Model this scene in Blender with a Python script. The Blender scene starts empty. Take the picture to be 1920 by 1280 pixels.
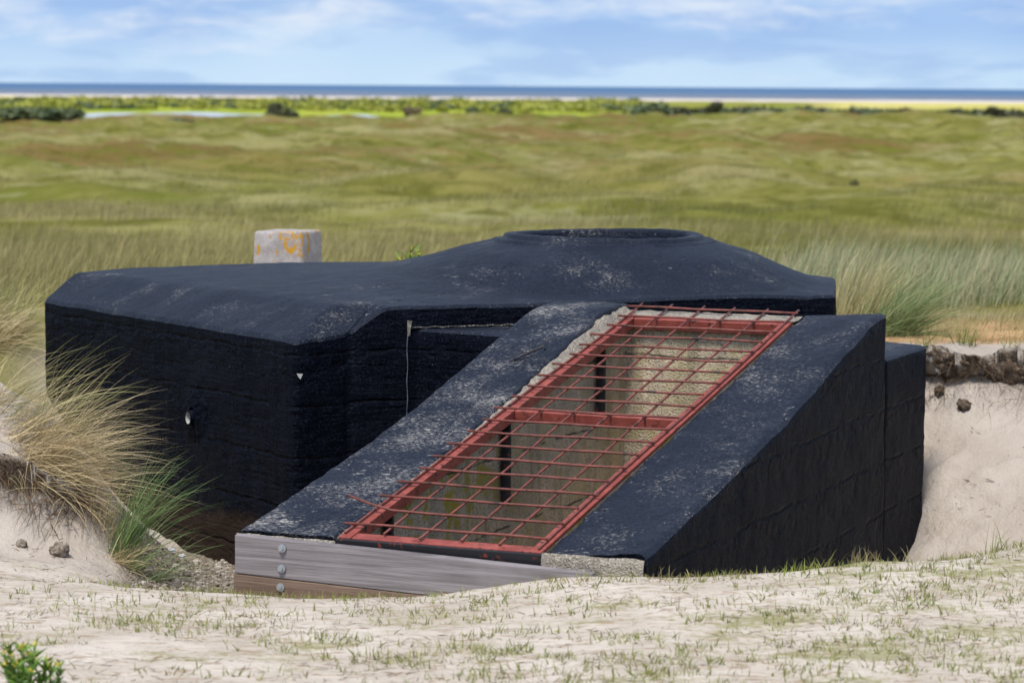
import bpy, math, random
import numpy as np
from math import radians as Rd, pi

# ------------------------------------------------------------------ camera, light, exposure
SC = bpy.context.scene
COL = SC.collection
EYE = 1.66                                   # eye height over the sand the photographer stands on
FPX = 5150.0; PITCH = .0927; ROLL = -.0069
rng = np.random.default_rng(7)
random.seed(7)

from mathutils import Matrix, Vector
cam = bpy.data.cameras.new("camera"); camo = bpy.data.objects.new("camera", cam); COL.objects.link(camo)
cam.sensor_width = 36; cam.lens = FPX/1920*36; cam.clip_start = .1; cam.clip_end = 90000
_f = np.array([0, math.cos(PITCH), -math.sin(PITCH)]); _r = np.array([1., 0, 0]); _d = np.cross(_f, _r)
_c, _s = math.cos(ROLL), math.sin(ROLL)
CR = _c*_r+_s*_d; CD = -_s*_r+_c*_d; CF = _f
m = Matrix.Identity(4)
for i in range(3):
    m[i][0] = CR[i]; m[i][1] = -CD[i]; m[i][2] = -CF[i]
m[2][3] = EYE
camo.matrix_world = m
cam.dof.use_dof = True; cam.dof.focus_distance = 11.2; cam.dof.aperture_fstop = 4.5
SC.camera = camo
SC.view_settings.view_transform = 'Standard'; SC.view_settings.look = 'None'
SC.view_settings.exposure = 0.25; SC.view_settings.gamma = 1

SUN_EL, SUN_AZ = 61, 200                      # degrees; azimuth clockwise from +Y: high, behind the camera
sun = bpy.data.lights.new("sun", 'SUN'); suno = bpy.data.objects.new("sun", sun); COL.objects.link(suno)
sun.energy = 3.5; sun.angle = Rd(16); sun.color = (1, .95, .88)
_az, _el = Rd(SUN_AZ), Rd(SUN_EL)
_v = Vector((math.sin(_az)*math.cos(_el), math.cos(_az)*math.cos(_el), math.sin(_el)))
suno.rotation_euler = _v.to_track_quat('Z', 'Y').to_euler(); suno.location = (-20, -20, 40)

# ------------------------------------------------------------------ node helper
class NT:
    def __init__(s, tree): s.t = tree; s.n = tree.nodes; s.l = tree.links
    def add(s, typ, **kw):
        n = s.n.new(typ)
        for k, v in kw.items():
            if k[0] == '_': continue
            setattr(n, k, v)
        return n
    def put(s, sock, v):
        if v is None: return
        if hasattr(v, 'is_output') or isinstance(v, bpy.types.NodeSocket): s.l.new(v, sock)
        elif isinstance(v, (tuple, list)):
            v = tuple(v)
            if sock.type == 'RGBA' and len(v) == 3: v = v+(1,)
            sock.default_value = v
        else: sock.default_value = v
    def math(s, op, a, b=None, c=None, clamp=False):
        n = s.add('ShaderNodeMath', operation=op, use_clamp=clamp)
        for i, v in enumerate((a, b, c)): s.put(n.inputs[i], v)
        return n.outputs[0]
    def mix(s, f, a, b, mode='MIX'):
        n = s.add('ShaderNodeMix', data_type='RGBA', blend_type=mode)
        s.put(n.inputs['Factor'], f); s.put(n.inputs[6], a); s.put(n.inputs[7], b)
        return n.outputs[2]
    def noise(s, vec, scale, detail=4, rough=.55, dist=0, out=0):
        n = s.add('ShaderNodeTexNoise'); s.put(n.inputs['Vector'], vec); s.put(n.inputs['Scale'], scale)
        n.inputs['Detail'].default_value = detail; n.inputs['Roughness'].default_value = rough; n.inputs['Distortion'].default_value = dist
        return n.outputs[out]
    def voro(s, vec, scale, feature='F1', out='Distance'):
        n = s.add('ShaderNodeTexVoronoi', feature=feature); s.put(n.inputs['Vector'], vec); s.put(n.inputs['Scale'], scale)
        return n.outputs[out]
    def step(s, v, a, b):                     # smooth 0..1 between a and b
        n = s.add('ShaderNodeMapRange', interpolation_type='SMOOTHSTEP'); s.put(n.inputs[0], v)
        s.put(n.inputs[1], a); s.put(n.inputs[2], b); n.inputs[3].default_value = 0; n.inputs[4].default_value = 1
        return n.outputs[0]
    def map(s, vec, scale=(1, 1, 1), rot=(0, 0, 0)):
        n = s.add('ShaderNodeMapping'); s.put(n.inputs[0], vec); n.inputs['Scale'].default_value = scale; n.inputs['Rotation'].default_value = rot
        return n.outputs[0]
    def bump(s, h, strength=.5, dist=.01, normal=None):
        n = s.add('ShaderNodeBump'); s.put(n.inputs['Height'], h); n.inputs['Strength'].default_value = strength; n.inputs['Distance'].default_value = dist
        if normal is not None: s.put(n.inputs['Normal'], normal)
        return n.outputs[0]
    def attr(s, name):
        n = s.add('ShaderNodeAttribute', attribute_name=name); return n.outputs['Fac']
    def pos(s): return s.add('ShaderNodeNewGeometry').outputs['Position']
    def sep(s, v):
        n = s.add('ShaderNodeSeparateXYZ'); s.put(n.inputs[0], v); return n.outputs
    def comb(s, x, y, z):
        n = s.add('ShaderNodeCombineXYZ'); s.put(n.inputs[0], x); s.put(n.inputs[1], y); s.put(n.inputs[2], z); return n.outputs[0]

def material(name, build):
    mt = bpy.data.materials.new(name); mt.use_nodes = True
    t = NT(mt.node_tree); b = t.n['Principled BSDF']
    r = build(t, b) or {}
    for k, v in r.items(): t.put(b.inputs[k], v)
    return mt

# ------------------------------------------------------------------ world: sky with broken low cloud
W = bpy.data.worlds.new("World"); SC.world = W; W.use_nodes = True
t = NT(W.node_tree)
out = t.n['World Output']; bg = t.n['Background']
sky = t.add('ShaderNodeTexSky', sky_type='NISHITA'); sky.sun_disc = False
sky.sun_elevation = Rd(SUN_EL); sky.sun_rotation = Rd(SUN_AZ); sky.dust_density = .6
dirv = t.add('ShaderNodeTexCoord').outputs['Generated']
sx, sy, sz = t.sep(dirv)
hor = t.math('SQRT', t.math('ADD', t.math('MULTIPLY', sx, sx), t.math('MULTIPLY', sy, sy)))
az = t.math('ARCTAN2', sx, sy); el = t.math('DIVIDE', sz, t.math('MAXIMUM', hor, .02))
# high cloud layer that greys the upper sky (overcast light)
hi = t.noise(t.map(dirv, (2.2, 2.2, 5)), 1.6, 6, .6, .4)
hicol = t.mix(t.step(hi, .44, .66), sky.outputs[0], (6.0, 6.6, 7.6))
t.put(bg.inputs[0], hicol); bg.inputs[1].default_value = .125
# low band: blue air over the sea under flat, soft cloud streaks
lowv = t.comb(t.math('ADD', az, 9.55), t.math('MULTIPLY', el, 4.2), 0)
blue = t.mix(t.step(el, .0, .024), (.57, .755, .95), (.39, .58, .895))
mid = t.noise(t.comb(t.math('ADD', az, 2.0), t.math('MULTIPLY', el, 2.0), 0), 7.0, 2, .5)
blue = t.mix(t.math('MULTIPLY', t.step(mid, .38, .62), .75), blue, (.62, .80, .98))
n1 = t.noise(lowv, 11, 6, .56, .25); n2 = t.noise(lowv, 30, 6, .6, .3)
up = t.step(el, .006, .032)
grey = t.step(t.math('ADD', n1, t.math('MULTIPLY', up, .10)), .50, .62)
lowcol = t.mix(t.math('MULTIPLY', grey, .50), blue, (.33, .50, .83))
k = t.math('ADD', t.math('ADD', t.math('MULTIPLY', n2, .55), t.math('MULTIPLY', t.noise(lowv, 8.5, 4, .5, .2), .5)), t.math('MULTIPLY', up, .13))
lowcol = t.mix(t.math('MULTIPLY', t.step(k, .56, .80), .85), lowcol, (.78, .86, .97))
bg2 = t.add('ShaderNodeBackground'); t.put(bg2.inputs[0], lowcol); bg2.inputs[1].default_value = .84
mxs = t.add('ShaderNodeMixShader'); t.put(mxs.inputs[0], t.step(el, .06, .35))
t.l.new(bg2.outputs[0], mxs.inputs[1]); t.l.new(bg.outputs[0], mxs.inputs[2]); t.l.new(mxs.outputs[0], out.inputs[0])

# ------------------------------------------------------------------ numeric helpers
def ray(u, v): return CF+CR*(u-960)/FPX+CD*(v-640)/FPX
def at_z(u, v, z):                            # photo pixel -> place on the level z below the eye (eye-relative z)
    d = ray(u, v); p = d*(z/d[2]); p[2] += EYE; return p
def at_y(u, v, y):
    d = ray(u, v); p = d*(y/d[1]); p[2] += EYE; return p

_perm = np.random.default_rng(3).permutation(512); _perm = np.concatenate([_perm, _perm])
_grad = np.random.default_rng(5).uniform(-1, 1, (512, 3))
def pnoise(x, y, z=0.0):
    x, y, z = np.broadcast_arrays(np.asarray(x, float), np.asarray(y, float), np.asarray(z, float))
    xi, yi, zi = np.floor(x).astype(int), np.floor(y).astype(int), np.floor(z).astype(int)
    xf, yf, zf = x-xi, y-yi, z-zi
    f = lambda a: a*a*a*(a*(a*6-15)+10)
    u, v, w = f(xf), f(yf), f(zf)
    def g(a, b, c):
        h = _perm[(_perm[(_perm[(xi+a) & 511]+yi+b) & 511]+zi+c) & 511]
        q = _grad[h]; return q[..., 0]*(xf-a)+q[..., 1]*(yf-b)+q[..., 2]*(zf-c)
    L = lambda a, b, k: a+(b-a)*k
    return L(L(L(g(0, 0, 0), g(1, 0, 0), u), L(g(0, 1, 0), g(1, 1, 0), u), v),
             L(L(g(0, 0, 1), g(1, 0, 1), u), L(g(0, 1, 1), g(1, 1, 1), u), v), w)
def fbm(x, y, z=0.0, oct=4, gain=.5):
    a = 1; s = 0
    for i in range(oct):
        s = s+a*pnoise(x*2**i+i*7.3, y*2**i+i*3.1, np.asarray(z)*2**i+i*1.7); a *= gain
    return s
def sstep(x, a, b):
    k = np.clip((x-a)/(b-a), 0, 1); return k*k*(3-2*k)

def mesh_arrays(name, v, quads=None, tris=None, smooth=True, attrs=None):
    me = bpy.data.meshes.new(name)
    v = np.asarray(v, np.float32); nq = 0 if quads is None else len(quads); nt = 0 if tris is None else len(tris)
    me.vertices.add(len(v)); me.vertices.foreach_set('co', v.ravel())
    idx = np.concatenate([np.asarray(quads, np.int32).ravel() if nq else np.zeros(0, np.int32), np.asarray(tris, np.int32).ravel() if nt else np.zeros(0, np.int32)])
    me.loops.add(len(idx)); me.loops.foreach_set('vertex_index', idx)
    me.polygons.add(nq+nt)
    st = np.concatenate([np.arange(nq)*4, nq*4+np.arange(nt)*3]).astype(np.int32)
    me.polygons.foreach_set('loop_start', st)
    me.polygons.foreach_set('loop_total', np.concatenate([np.full(nq, 4), np.full(nt, 3)]).astype(np.int32))
    me.polygons.foreach_set('use_smooth', np.full(nq+nt, smooth))
    for k, a in (attrs or {}).items():
        at = me.attributes.new(k, 'FLOAT', 'POINT'); at.data.foreach_set('value', np.asarray(a, np.float32))
    me.update(calc_edges=True); me.validate()
    return me

def link(name, me, mat=None, parent=None):
    o = bpy.data.objects.new(name, me); COL.objects.link(o)
    if mat is not None: me.materials.append(mat)
    if parent is not None:
        o.parent = parent
        w = parent
        while w is not None:
            if w.type == 'EMPTY': me.transform(Matrix.Translation(-w.location)); break
            w = w.parent
    return o
def tag(o, label=None, cat=None, group=None, kind=None):
    if label: o['label'] = label
    if cat: o['category'] = cat
    if group: o['group'] = group
    if kind: o['kind'] = kind
    return o
def thing(name, loc, label, cat, group=None):
    o = bpy.data.objects.new(name, None); COL.objects.link(o); o.location = loc; o.empty_display_size = .1
    return tag(o, label, cat, group)

class MB:                                     # collects shapes, becomes one mesh
    def __init__(s): s.v = []; s.f = []
    def add(s, v, f):
        b = len(s.v); s.v += [tuple(map(float, p)) for p in v]; s.f += [tuple(i+b for i in q) for q in f]; return s
    def box(s, o, ax, ay, az_, bev=0.0):     # corner o and three edge vectors
        o, ax, ay, az_ = map(lambda q: np.array(q, float), (o, ax, ay, az_))
        P = [o, o+ax, o+ax+ay, o+ay, o+az_, o+ax+az_, o+ax+ay+az_, o+ay+az_]
        return s.add(P, [(0, 3, 2, 1), (4, 5, 6, 7), (0, 1, 5, 4), (1, 2, 6, 5), (2, 3, 7, 6), (3, 0, 4, 7)])
    def tube(s, pts, rad, n=8, cap=True):
        pts = [np.array(p, float) for p in pts]; rad = [rad]*len(pts) if np.isscalar(rad) else rad
        V = []; F = []; up = np.array([0, 0, 1.])
        for i, p in enumerate(pts):
            d = pts[min(i+1, len(pts)-1)]-pts[max(i-1, 0)]; d = d/np.linalg.norm(d)
            a = np.cross(d, up if abs(d[2]) < .95 else np.array([1., 0, 0])); a /= np.linalg.norm(a); b = np.cross(d, a)
            for k in range(n):
                q = 2*pi*k/n; V.append(p+rad[i]*(a*math.cos(q)+b*math.sin(q)))
        for i in range(len(pts)-1):
            for k in range(n):
                F.append((i*n+k, i*n+(k+1) % n, (i+1)*n+(k+1) % n, (i+1)*n+k))
        if cap: F.append(tuple(range(n))[::-1]); F.append(tuple((len(pts)-1)*n+k for k in range(n)))
        return s.add(V, F)
    def build(s, name, mat, parent=None, smooth=False, bevel=0.0, seg=2):
        me = bpy.data.meshes.new(name); me.from_pydata(s.v, [], s.f); me.update()
        if bevel:
            import bmesh
            bm = bmesh.new(); bm.from_mesh(me); bmesh.ops.recalc_face_normals(bm, faces=bm.faces)
            bmesh.ops.bevel(bm, geom=list(bm.edges), offset=bevel, segments=seg, profile=.6, affect='EDGES', clamp_overlap=True)
            bm.to_mesh(me); bm.free()
        if smooth: me.polygons.foreach_set('use_smooth', [True]*len(me.polygons))
        return link(name, me, mat, parent)

def grid_quads(nr, nc, wrap=False):
    r = np.arange(nr-1)[:, None]; c = np.arange(nc if wrap else nc-1)[None, :]
    c2 = (c+1) % nc
    return np.stack([r*nc+c, r*nc+c2, (r+1)*nc+c2, (r+1)*nc+c], -1).reshape(-1, 4)

# ------------------------------------------------------------------ frame of the stair block
TH = .3963
O3 = np.array([-.6306, 9.9376, 0.0]); CX = np.array([math.cos(TH), -math.sin(TH), 0]); LX = np.array([math.sin(TH), math.cos(TH), 0])
def S(s, t_, z):                              # s along the stairs, t across, z eye-relative
    return O3+LX*s+CX*t_+np.array([0, 0, z+EYE])
def toST(x, y):
    dx, dy = x-O3[0], y-O3[1]
    return dx*LX[0]+dy*LX[1], dx*CX[0]+dy*CX[1]

# main block outline, counter-clockwise from above
PL0 = (-2.50, 14.58); PC = (-.976, 12.297); PF = (-.745, 12.50); PR1 = (1.59, 13.48); PR2 = (1.74, 14.75); PB1 = (1.0, 15.7); PB2 = (-1.0, 15.75); PB3 = (-2.2, 15.2)
POLY = [PL0, PC, PF, PR1, PR2, PB1, PB2, PB3]
RC = np.array([.474, 14.3])                   # centre of the ring opening

def in_poly(x, y, poly, shrink=0.0):
    ins = np.ones(np.shape(x), bool)
    c = np.mean(poly, 0)
    for i in range(len(poly)):
        a = np.array(poly[i]); b = np.array(poly[(i+1) % len(poly)]); d = b-a; L = np.hypot(*d)
        ins &= ((d[0]*(y-a[1])-d[1]*(x-a[0]))/L > shrink)
    return ins

# ------------------------------------------------------------------ terrain heights (world z)
CP = []
for x in (-4, -2, 0, 2, 4):
    CP += [(x, 4.5, -1.66), (x, 7.4, -1.665)]
CP += [(-3.2, 9.8, -1.74), (-2.2, 9.85, -1.77), (-1.5, 9.75, -1.79), (-1.0, 9.72, -1.82), (-.4, 9.5, -1.79), (.05, 9.3, -1.73), (.25, 9.42, -1.698), (.1, 9.55, -1.73), (.4, 9.1, -1.668), (.7, 9.1, -1.67), (.95, 9.5, -1.69),
       (1.25, 9.72, -1.69), (1.6, 9.85, -1.70), (2.1, 10.15, -1.64), (3.0, 10.2, -1.60), (4.2, 10.3, -1.5),
       (-1, 8.6, -1.72), (0, 8.5, -1.70), (1, 8.5, -1.665), (2, 8.8, -1.665), (-2.2, 8.7, -1.70),
       # pit on the right and its sand slope
       (1.0, 10.3, -1.95), (1.3, 10.8, -2.1), (1.9, 11.3, -2.2), (1.9, 12.3, -2.28), (2.2, 12.2, -2.18), (2.8, 11.6, -2.05), (3.6, 11.4, -1.9), (1.8, 13.1, -2.2), (1.72, 13.6, -1.9),
       (2.05, 13.15, -1.86), (2.5, 12.9, -1.80), (3.2, 12.4, -1.82),
       (1.75, 14.35, -1.6), (1.85, 13.95, -1.60), (2.15, 13.72, -1.555), (2.5, 13.47, -1.53), (3.2, 13.05, -1.53), (4.0, 12.6, -1.5),
       (1.8, 14.45, -1.36), (1.95, 14.06, -1.335), (2.22, 13.82, -1.32), (2.55, 13.57, -1.31), (3.25, 13.15, -1.31), (4.05, 12.7, -1.3),
       (2.0, 14.45, -1.34), (2.2, 14.15, -1.33), (2.5, 13.95, -1.32), (2.9, 13.72, -1.32), (3.45, 13.4, -1.3), (2.5, 14.5, -1.33), (3.1, 14.2, -1.32), (3.9, 13.7, -1.3), (2.2, 15, -1.33), (3, 16, -1.36), (2, 17, -1.44), (5, 15, -1.3), (4, 17.5, -1.45), (0, 16.6, -1.5), (-2, 16.6, -1.45), (1.9, 15.5, -1.4), (0, 19, -1.6), (3, 19.5, -1.6), (-3, 19, -1.5),
       # left: ground beside the wall and the marram dune
       (-3.1, 15.6, -1.33), (-4, 14.3, -1.2), (-2.75, 14.9, -1.45), (-2.72, 14.3, -1.66), (-2.35, 13.7, -2.05), (-3.3, 13.4, -1.4), (-2.05, 13.2, -2.18), (-1.75, 12.75, -2.21), (-1.4, 12.25, -2.21), (-1.1, 11.9, -2.17), (-1.45, 11.9, -2.14),
       (-2.35, 11.7, -1.22), (-2.7, 12.2, -1.28), (-3.2, 11.6, -1.12), (-4.2, 11.8, -1.05), (-2.1, 11.55, -1.30), (-1.95, 11.6, -1.42), (-1.8, 11.5, -1.58), (-1.74, 11.9, -1.98), (-2.0, 12.4, -2.0), (-2.4, 12.9, -1.8),  (-1.5, 11.5, -1.93),
       (-2.5, 11.12, -1.52), (-2.15, 11.1, -1.57), (-1.9, 11.1, -1.64), (-1.68, 11.15, -1.74), (-3.2, 11.1, -1.4),
       (-2.5, 10.98, -1.70), (-2.15, 10.96, -1.76), (-1.9, 10.97, -1.79), (-1.65, 11.0, -1.85), (-3.2, 10.95, -1.62),
       (-2.2, 10.5, -1.82), (-1.75, 10.5, -1.86), (-2.9, 10.4, -1.78), (-1.55, 10.75, -1.93), (-1.5, 11.15, -1.98),
       (-1.25, 11.35, -2.05), (-1.0, 11.0, -2.06), (-1.3, 10.8, -2.02), (-1.05, 10.4, -1.98), (-1.45, 10.35, -1.93), (-.75, 11.2, -2.1), (-.8, 10.5, -2.02), (-.3, 11.8, -2.1), (0, 12.3, -2.1)]
CP = np.array(CP)
def _phi(d2): return np.sqrt(d2+.05**2)
_A = _phi(((CP[:, None, :2]-CP[None, :, :2])**2).sum(-1)); _n = len(CP)
_M = np.zeros((_n+1, _n+1)); _M[:_n, :_n] = _A; _M[:_n, _n] = 1; _M[_n, :_n] = 1
_wt = np.linalg.solve(_M, np.concatenate([CP[:, 2], [0]]))
def near_h(x, y):
    o = np.full(x.shape, _wt[_n])
    for i in range(_n): o += _wt[i]*_phi((x-CP[i, 0])**2+(y-CP[i, 1])**2)
    return o
_ly = np.array([-60, 5, 14, 18, 25, 40, 60, 100, 150, 250, 350, 450, 520, 560, 680, 800, 1000, 1300, 1700, 2250, 2500, 5000])
_lz = np.array([-1.7, -1.6, -1.35, -1.5, -1.8, -2.45, -3.0, -3.8, -4.4, -5.05, -5.4, -5.9, -6.8, -7.7, -7.7, -7.4, -7.2, -7.6, -8.2, -9.6, -12, -20])
def far_h(x, y):
    z = np.interp(y, _ly, _lz)
    # the dune edge stands higher and farther towards the right
    th = np.arctan2(x, np.maximum(y, 1))
    k = sstep(th, -.09, .09)*sstep(y, 200, 330)*(1-sstep(y, 560, 720))
    z = z+k*.9
    amp = np.interp(y, [16, 25, 60, 150, 300, 500, 540, 800, 2000], [.03, .14, .70, 1.5, 1.7, 1.3, .12, .4, .4])
    z = z+amp*(fbm(x/14, y/22, 2.2, 4)*1.1+fbm(x/45, y/70, 7.7, 3)*.9)*np.where(y > 2100, 0, 1)
    z = z+np.interp(y, [10, 20, 100, 300], [0, .05, .16, .22])*fbm(x/2.2, y/2.8, 4.4, 3)+np.interp(y, [20, 40, 120, 480, 530], [0, .18, .40, .45, 0])*(.35-np.abs(fbm(x/8, y/13, 6.4, 3)))*(y < 540)
    return z
STAIR_RECT = [S(-.0, -.33, 0)[:2], S(-.0, 1.12, 0)[:2], S(3.7, 1.12, 0)[:2], S(3.7, -.33, 0)[:2]]
def height(x, y, carve=True):
    x = np.asarray(x, float); y = np.asarray(y, float)
    w = (1-sstep(y, 17, 22))*sstep(y, 2.5, 4.5)*(1-sstep(np.abs(x), 3.8, 6.0))
    z = far_h(x, y)
    mk = w > 0
    if mk.any():
        xx, yy_ = x[mk], y[mk]; sl_ = sstep(yy_, 10.2, 10.8)*(1-sstep(yy_, 13.4, 13.9))
        rid = .5-np.abs(fbm(xx*2.6+.3*yy_, yy_*3.6, 8.8, 3))
        n = near_h(x[mk], y[mk])+sl_*(.045*(rid-.3)+.02*fbm(xx*7, yy_*8, 2.8, 3)+sstep(yy_, 11.8, 12.6)*sstep(xx, 1.6, 1.9)*.05*np.maximum(0, fbm(xx*4.2, yy_*5.5, 1.8, 3)))+.010*fbm(x[mk]*2.3, y[mk]*2.3, 1.1, 4)+.006*fbm(x[mk]*9, y[mk]*9, 5.5, 3)
        z[mk] = z[mk]*(1-w[mk])+n*w[mk]
    z = z+EYE
    if carve:
        c = in_poly(x, y, STAIR_RECT, .06) | in_poly(x, y, [PL0, PC, PR1, PR2, PB1, PB2, PB3], .3)
        z = np.where(c, -2.4, z)
    return z
def hz(x, y): return float(height(np.array([x]), np.array([y]), False)[0])

# ------------------------------------------------------------------ materials
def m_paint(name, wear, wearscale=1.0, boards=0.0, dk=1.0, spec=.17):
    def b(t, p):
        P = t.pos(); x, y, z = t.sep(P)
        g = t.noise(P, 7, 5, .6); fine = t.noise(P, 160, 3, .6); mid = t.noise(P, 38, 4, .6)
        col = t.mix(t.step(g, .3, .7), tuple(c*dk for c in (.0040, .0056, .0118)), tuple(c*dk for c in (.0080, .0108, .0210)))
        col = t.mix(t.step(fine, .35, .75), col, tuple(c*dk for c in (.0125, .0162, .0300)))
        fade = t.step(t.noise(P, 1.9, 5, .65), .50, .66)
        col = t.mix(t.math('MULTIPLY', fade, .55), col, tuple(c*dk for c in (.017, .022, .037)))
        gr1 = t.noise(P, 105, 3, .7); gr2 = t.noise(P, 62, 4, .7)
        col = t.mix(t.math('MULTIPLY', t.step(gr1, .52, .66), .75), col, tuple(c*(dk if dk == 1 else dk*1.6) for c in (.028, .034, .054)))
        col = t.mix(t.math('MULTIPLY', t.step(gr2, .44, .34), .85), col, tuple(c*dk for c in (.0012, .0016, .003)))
        # worn specks: paint rubbed off, along the cross direction
        rv = t.map(P, (40*wearscale, 105*wearscale, 105*wearscale), (0, 0, TH))
        n1 = t.noise(rv, 1.6, 5, .72); n2 = t.noise(P, 3.1, 5, .66)
        k = t.math('ADD', n1, t.math('MULTIPLY', t.math('SUBTRACT', n2, .5), .60))
        w = t.math('MULTIPLY', t.step(k, .74-wear, .86-wear), t.math('ADD', .35, t.math('MULTIPLY', t.step(t.noise(P, 300, 2, .6), .36, .6), .65)))
        sm = t.math('ADD', t.noise(t.map(P, (15, 38, 38), (0, 0, TH)), 1.0, 6, .7), t.math('MULTIPLY', t.math('SUBTRACT', t.noise(P, 2.1, 3, .6), .5), .45))
        w = t.math('MAXIMUM', w, t.math('MULTIPLY', t.step(sm, .77-wear*.6, .82-wear*.6), .9))
        chips = t.step(t.voro(P, 23), .055, .035)
        chips = t.math('MULTIPLY', chips, t.step(t.noise(P, 5.5, 2, .5), .54, .6))
        w = t.math('MAXIMUM', w, t.math('MULTIPLY', chips, .7), clamp=True)
        col = t.mix(w, col, t.mix(t.step(t.noise(P, 45, 3, .6), .35, .65), (.16, .155, .155), (.46, .44, .42)))
        if boards:                            # dirt splashed up the foot of the walls
            dz = t.math('ADD', z, t.math('MULTIPLY', t.noise(P, 3.5, 4, .6), .22))
            foot = t.math('MULTIPLY', t.step(dz, -.20, -.28), t.step(x, .0, -.3))
            col = t.mix(t.math('MULTIPLY', foot, .85), col, t.mix(fine, (.022, .014, .010), (.045, .030, .022)))
        h = t.math('ADD', t.math('MULTIPLY', mid, .9), t.math('MULTIPLY', fine, .42))
        h = t.math('ADD', h, t.math('MULTIPLY', g, 1.2))
        if boards: h = t.math('ADD', t.math('MULTIPLY', h, .45), t.math('MULTIPLY', t.noise(t.map(P, (5, 5, 46)), 1.0, 5, .65), 1.3))
        nb = t.bump(h, .8, .012)
        if boards:
            wob = t.math('MULTIPLY', t.noise(t.map(P, (1, 1, .2)), 4.0, 3, .6), .05)
            ph = t.math('DIVIDE', t.math('ADD', z, wob), boards)
            fr = t.math('FRACT', ph)
            gro = t.step(t.math('ABSOLUTE', t.math('SUBTRACT', fr, .5)), .445, .495)
            br = t.step(t.noise(t.map(P, (1.6, 1.6, 3)), 3, 3, .6), .40, .56)
            gro = t.math('MULTIPLY', gro, br)
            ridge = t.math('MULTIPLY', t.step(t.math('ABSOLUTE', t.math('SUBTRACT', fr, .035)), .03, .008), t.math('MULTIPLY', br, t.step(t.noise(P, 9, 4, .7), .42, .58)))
            col = t.mix(t.math('MULTIPLY', ridge, .8), col, (.030, .037, .055))  # worn board lips; the light they catch is put into the colour
            lip = t.math('MULTIPLY', fr, t.math('MULTIPLY', br, .5))
            nb = t.bump(t.math('SUBTRACT', lip, gro), 1.0, .018, nb)
        t.put(p.inputs['Specular IOR Level'], spec); t.put(p.inputs['Specular Tint'], (.75, .88, 1.0, 1))
        return {'Base Color': col, 'Roughness': t.math('ADD', t.math('ADD', .42, t.math('MULTIPLY', g, .2)), t.math('MULTIPLY', w, .35)), 'Normal': nb}
    return material(name, b)
PAINT_ROOF = m_paint("black_paint_roof", .125)
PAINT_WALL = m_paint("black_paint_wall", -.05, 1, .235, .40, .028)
PAINT_SLOPE = m_paint("black_paint_slope", .205, .9)
PAINT_SLOPE2 = m_paint("black_paint_slope_less_worn", .16, .9)

def b_raw(moss, base=(.27, .245, .21)):
    def b(t, p):
        P = t.pos(); x, y, z = t.sep(P)
        v = t.voro(P, 150, out='Color'); r = t.sep(v)[0]; d = t.voro(P, 150)
        n = t.noise(P, 6, 5, .6); fine = t.noise(P, 220, 3, .6)
        col = t.mix(t.step(n, .3, .7), tuple(c*.75 for c in base), tuple(c*1.15 for c in base))
        col = t.mix(t.math('MULTIPLY', t.step(r, .72, .8), .5), col, (.50, .46, .40))
        col = t.mix(t.math('MULTIPLY', t.step(r, .22, .16), .55), col, (.12, .10, .08))
        if moss:
            st = t.noise(t.map(P, (9, 9, 1.2)), 1.0, 4, .6)
            col = t.mix(t.math('MULTIPLY', t.step(st, .50, .68), .5), col, (.20, .17, .09))
            ml = t.step(t.noise(P, 7.5, 5, .68), .50, .60)
            reg = t.step(t.math('ADD', t.math('MULTIPLY', x, LX[0]), t.math('MULTIPLY', y, LX[1])), 10.9, 10.0)
            col = t.mix(t.math('MULTIPLY', ml, t.math('ADD', .25, t.math('MULTIPLY', reg, .75))), col, (.42, .34, .035))
            gr = t.step(t.noise(P, 3, 4, .6), .5, .66)
            col = t.mix(t.math('MULTIPLY', gr, .4), col, (.27, .24, .10))
            cw = t.math('ABSOLUTE', t.math('SUBTRACT', t.math('FRACT', t.math('MULTIPLY', t.math('ADD', z, t.math('MULTIPLY', t.noise(P, 3, 4, .6), .06)), 3.3)), .5))
            col = t.mix(t.math('MULTIPLY', t.math('MULTIPLY', t.step(cw, .025, .008), t.step(t.noise(P, 4, 3, .6), .44, .54)), .85), col, (.03, .026, .02))
            lich = t.step(t.voro(P, 17), .07, .04)
            col = t.mix(t.math('MULTIPLY', lich, .8), col, (.40, .43, .38))
        h = t.math('ADD', t.math('MULTIPLY', d, 1.0), t.math('MULTIPLY', fine, .5))
        return {'Base Color': col, 'Roughness': .9, 'Normal': t.bump(h, .8, .008)}
    return b
RAW = material("raw_concrete", b_raw(False, (.31, .275, .225)))
RAW_IN = material("mossy_concrete", b_raw(True, (.68, .56, .40)))

def b_red(t, p):
    P = t.pos(); n = t.noise(P, 14, 5, .65); f = t.noise(P, 130, 3, .6)
    col = t.mix(t.step(n, .3, .7), (.215, .042, .030), (.33, .078, .058))
    col = t.mix(t.math('MULTIPLY', t.step(t.noise(P, 26, 4, .7), .56, .66), .9), col, (.12, .025, .016))
    col = t.mix(t.step(t.noise(P, 19, 4, .65), .63, .67), col, (.014, .013, .015))
    return {'Base Color': col, 'Roughness': .55, 'Normal': t.bump(f, .4, .004)}
RED = material("red_oxide_paint", b_red)
def b_rod(t, p):
    P = t.pos(); n = t.noise(P, 22, 4, .65)
    col = t.mix(t.step(n, .35, .65), (.115, .034, .024), (.215, .056, .042))
    col = t.mix(t.step(t.noise(P, 9, 3, .6), .62, .68), col, (.03, .018, .017))
    return {'Base Color': col, 'Roughness': .6, 'Normal': t.bump(t.noise(t.map(P, (1, 1, 1)), 150, 2), .5, .004)}
ROD = material("rusty_rod", b_rod)
def b_blksteel(t, p):
    P = t.pos(); k = t.step(t.noise(P, 30, 4, .65), .6, .68)
    return {'Base Color': t.mix(k, (.010, .010, .013), (.22, .035, .02)), 'Roughness': .55, 'Normal': t.bump(t.noise(P, 120, 3), .3, .004)}
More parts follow.
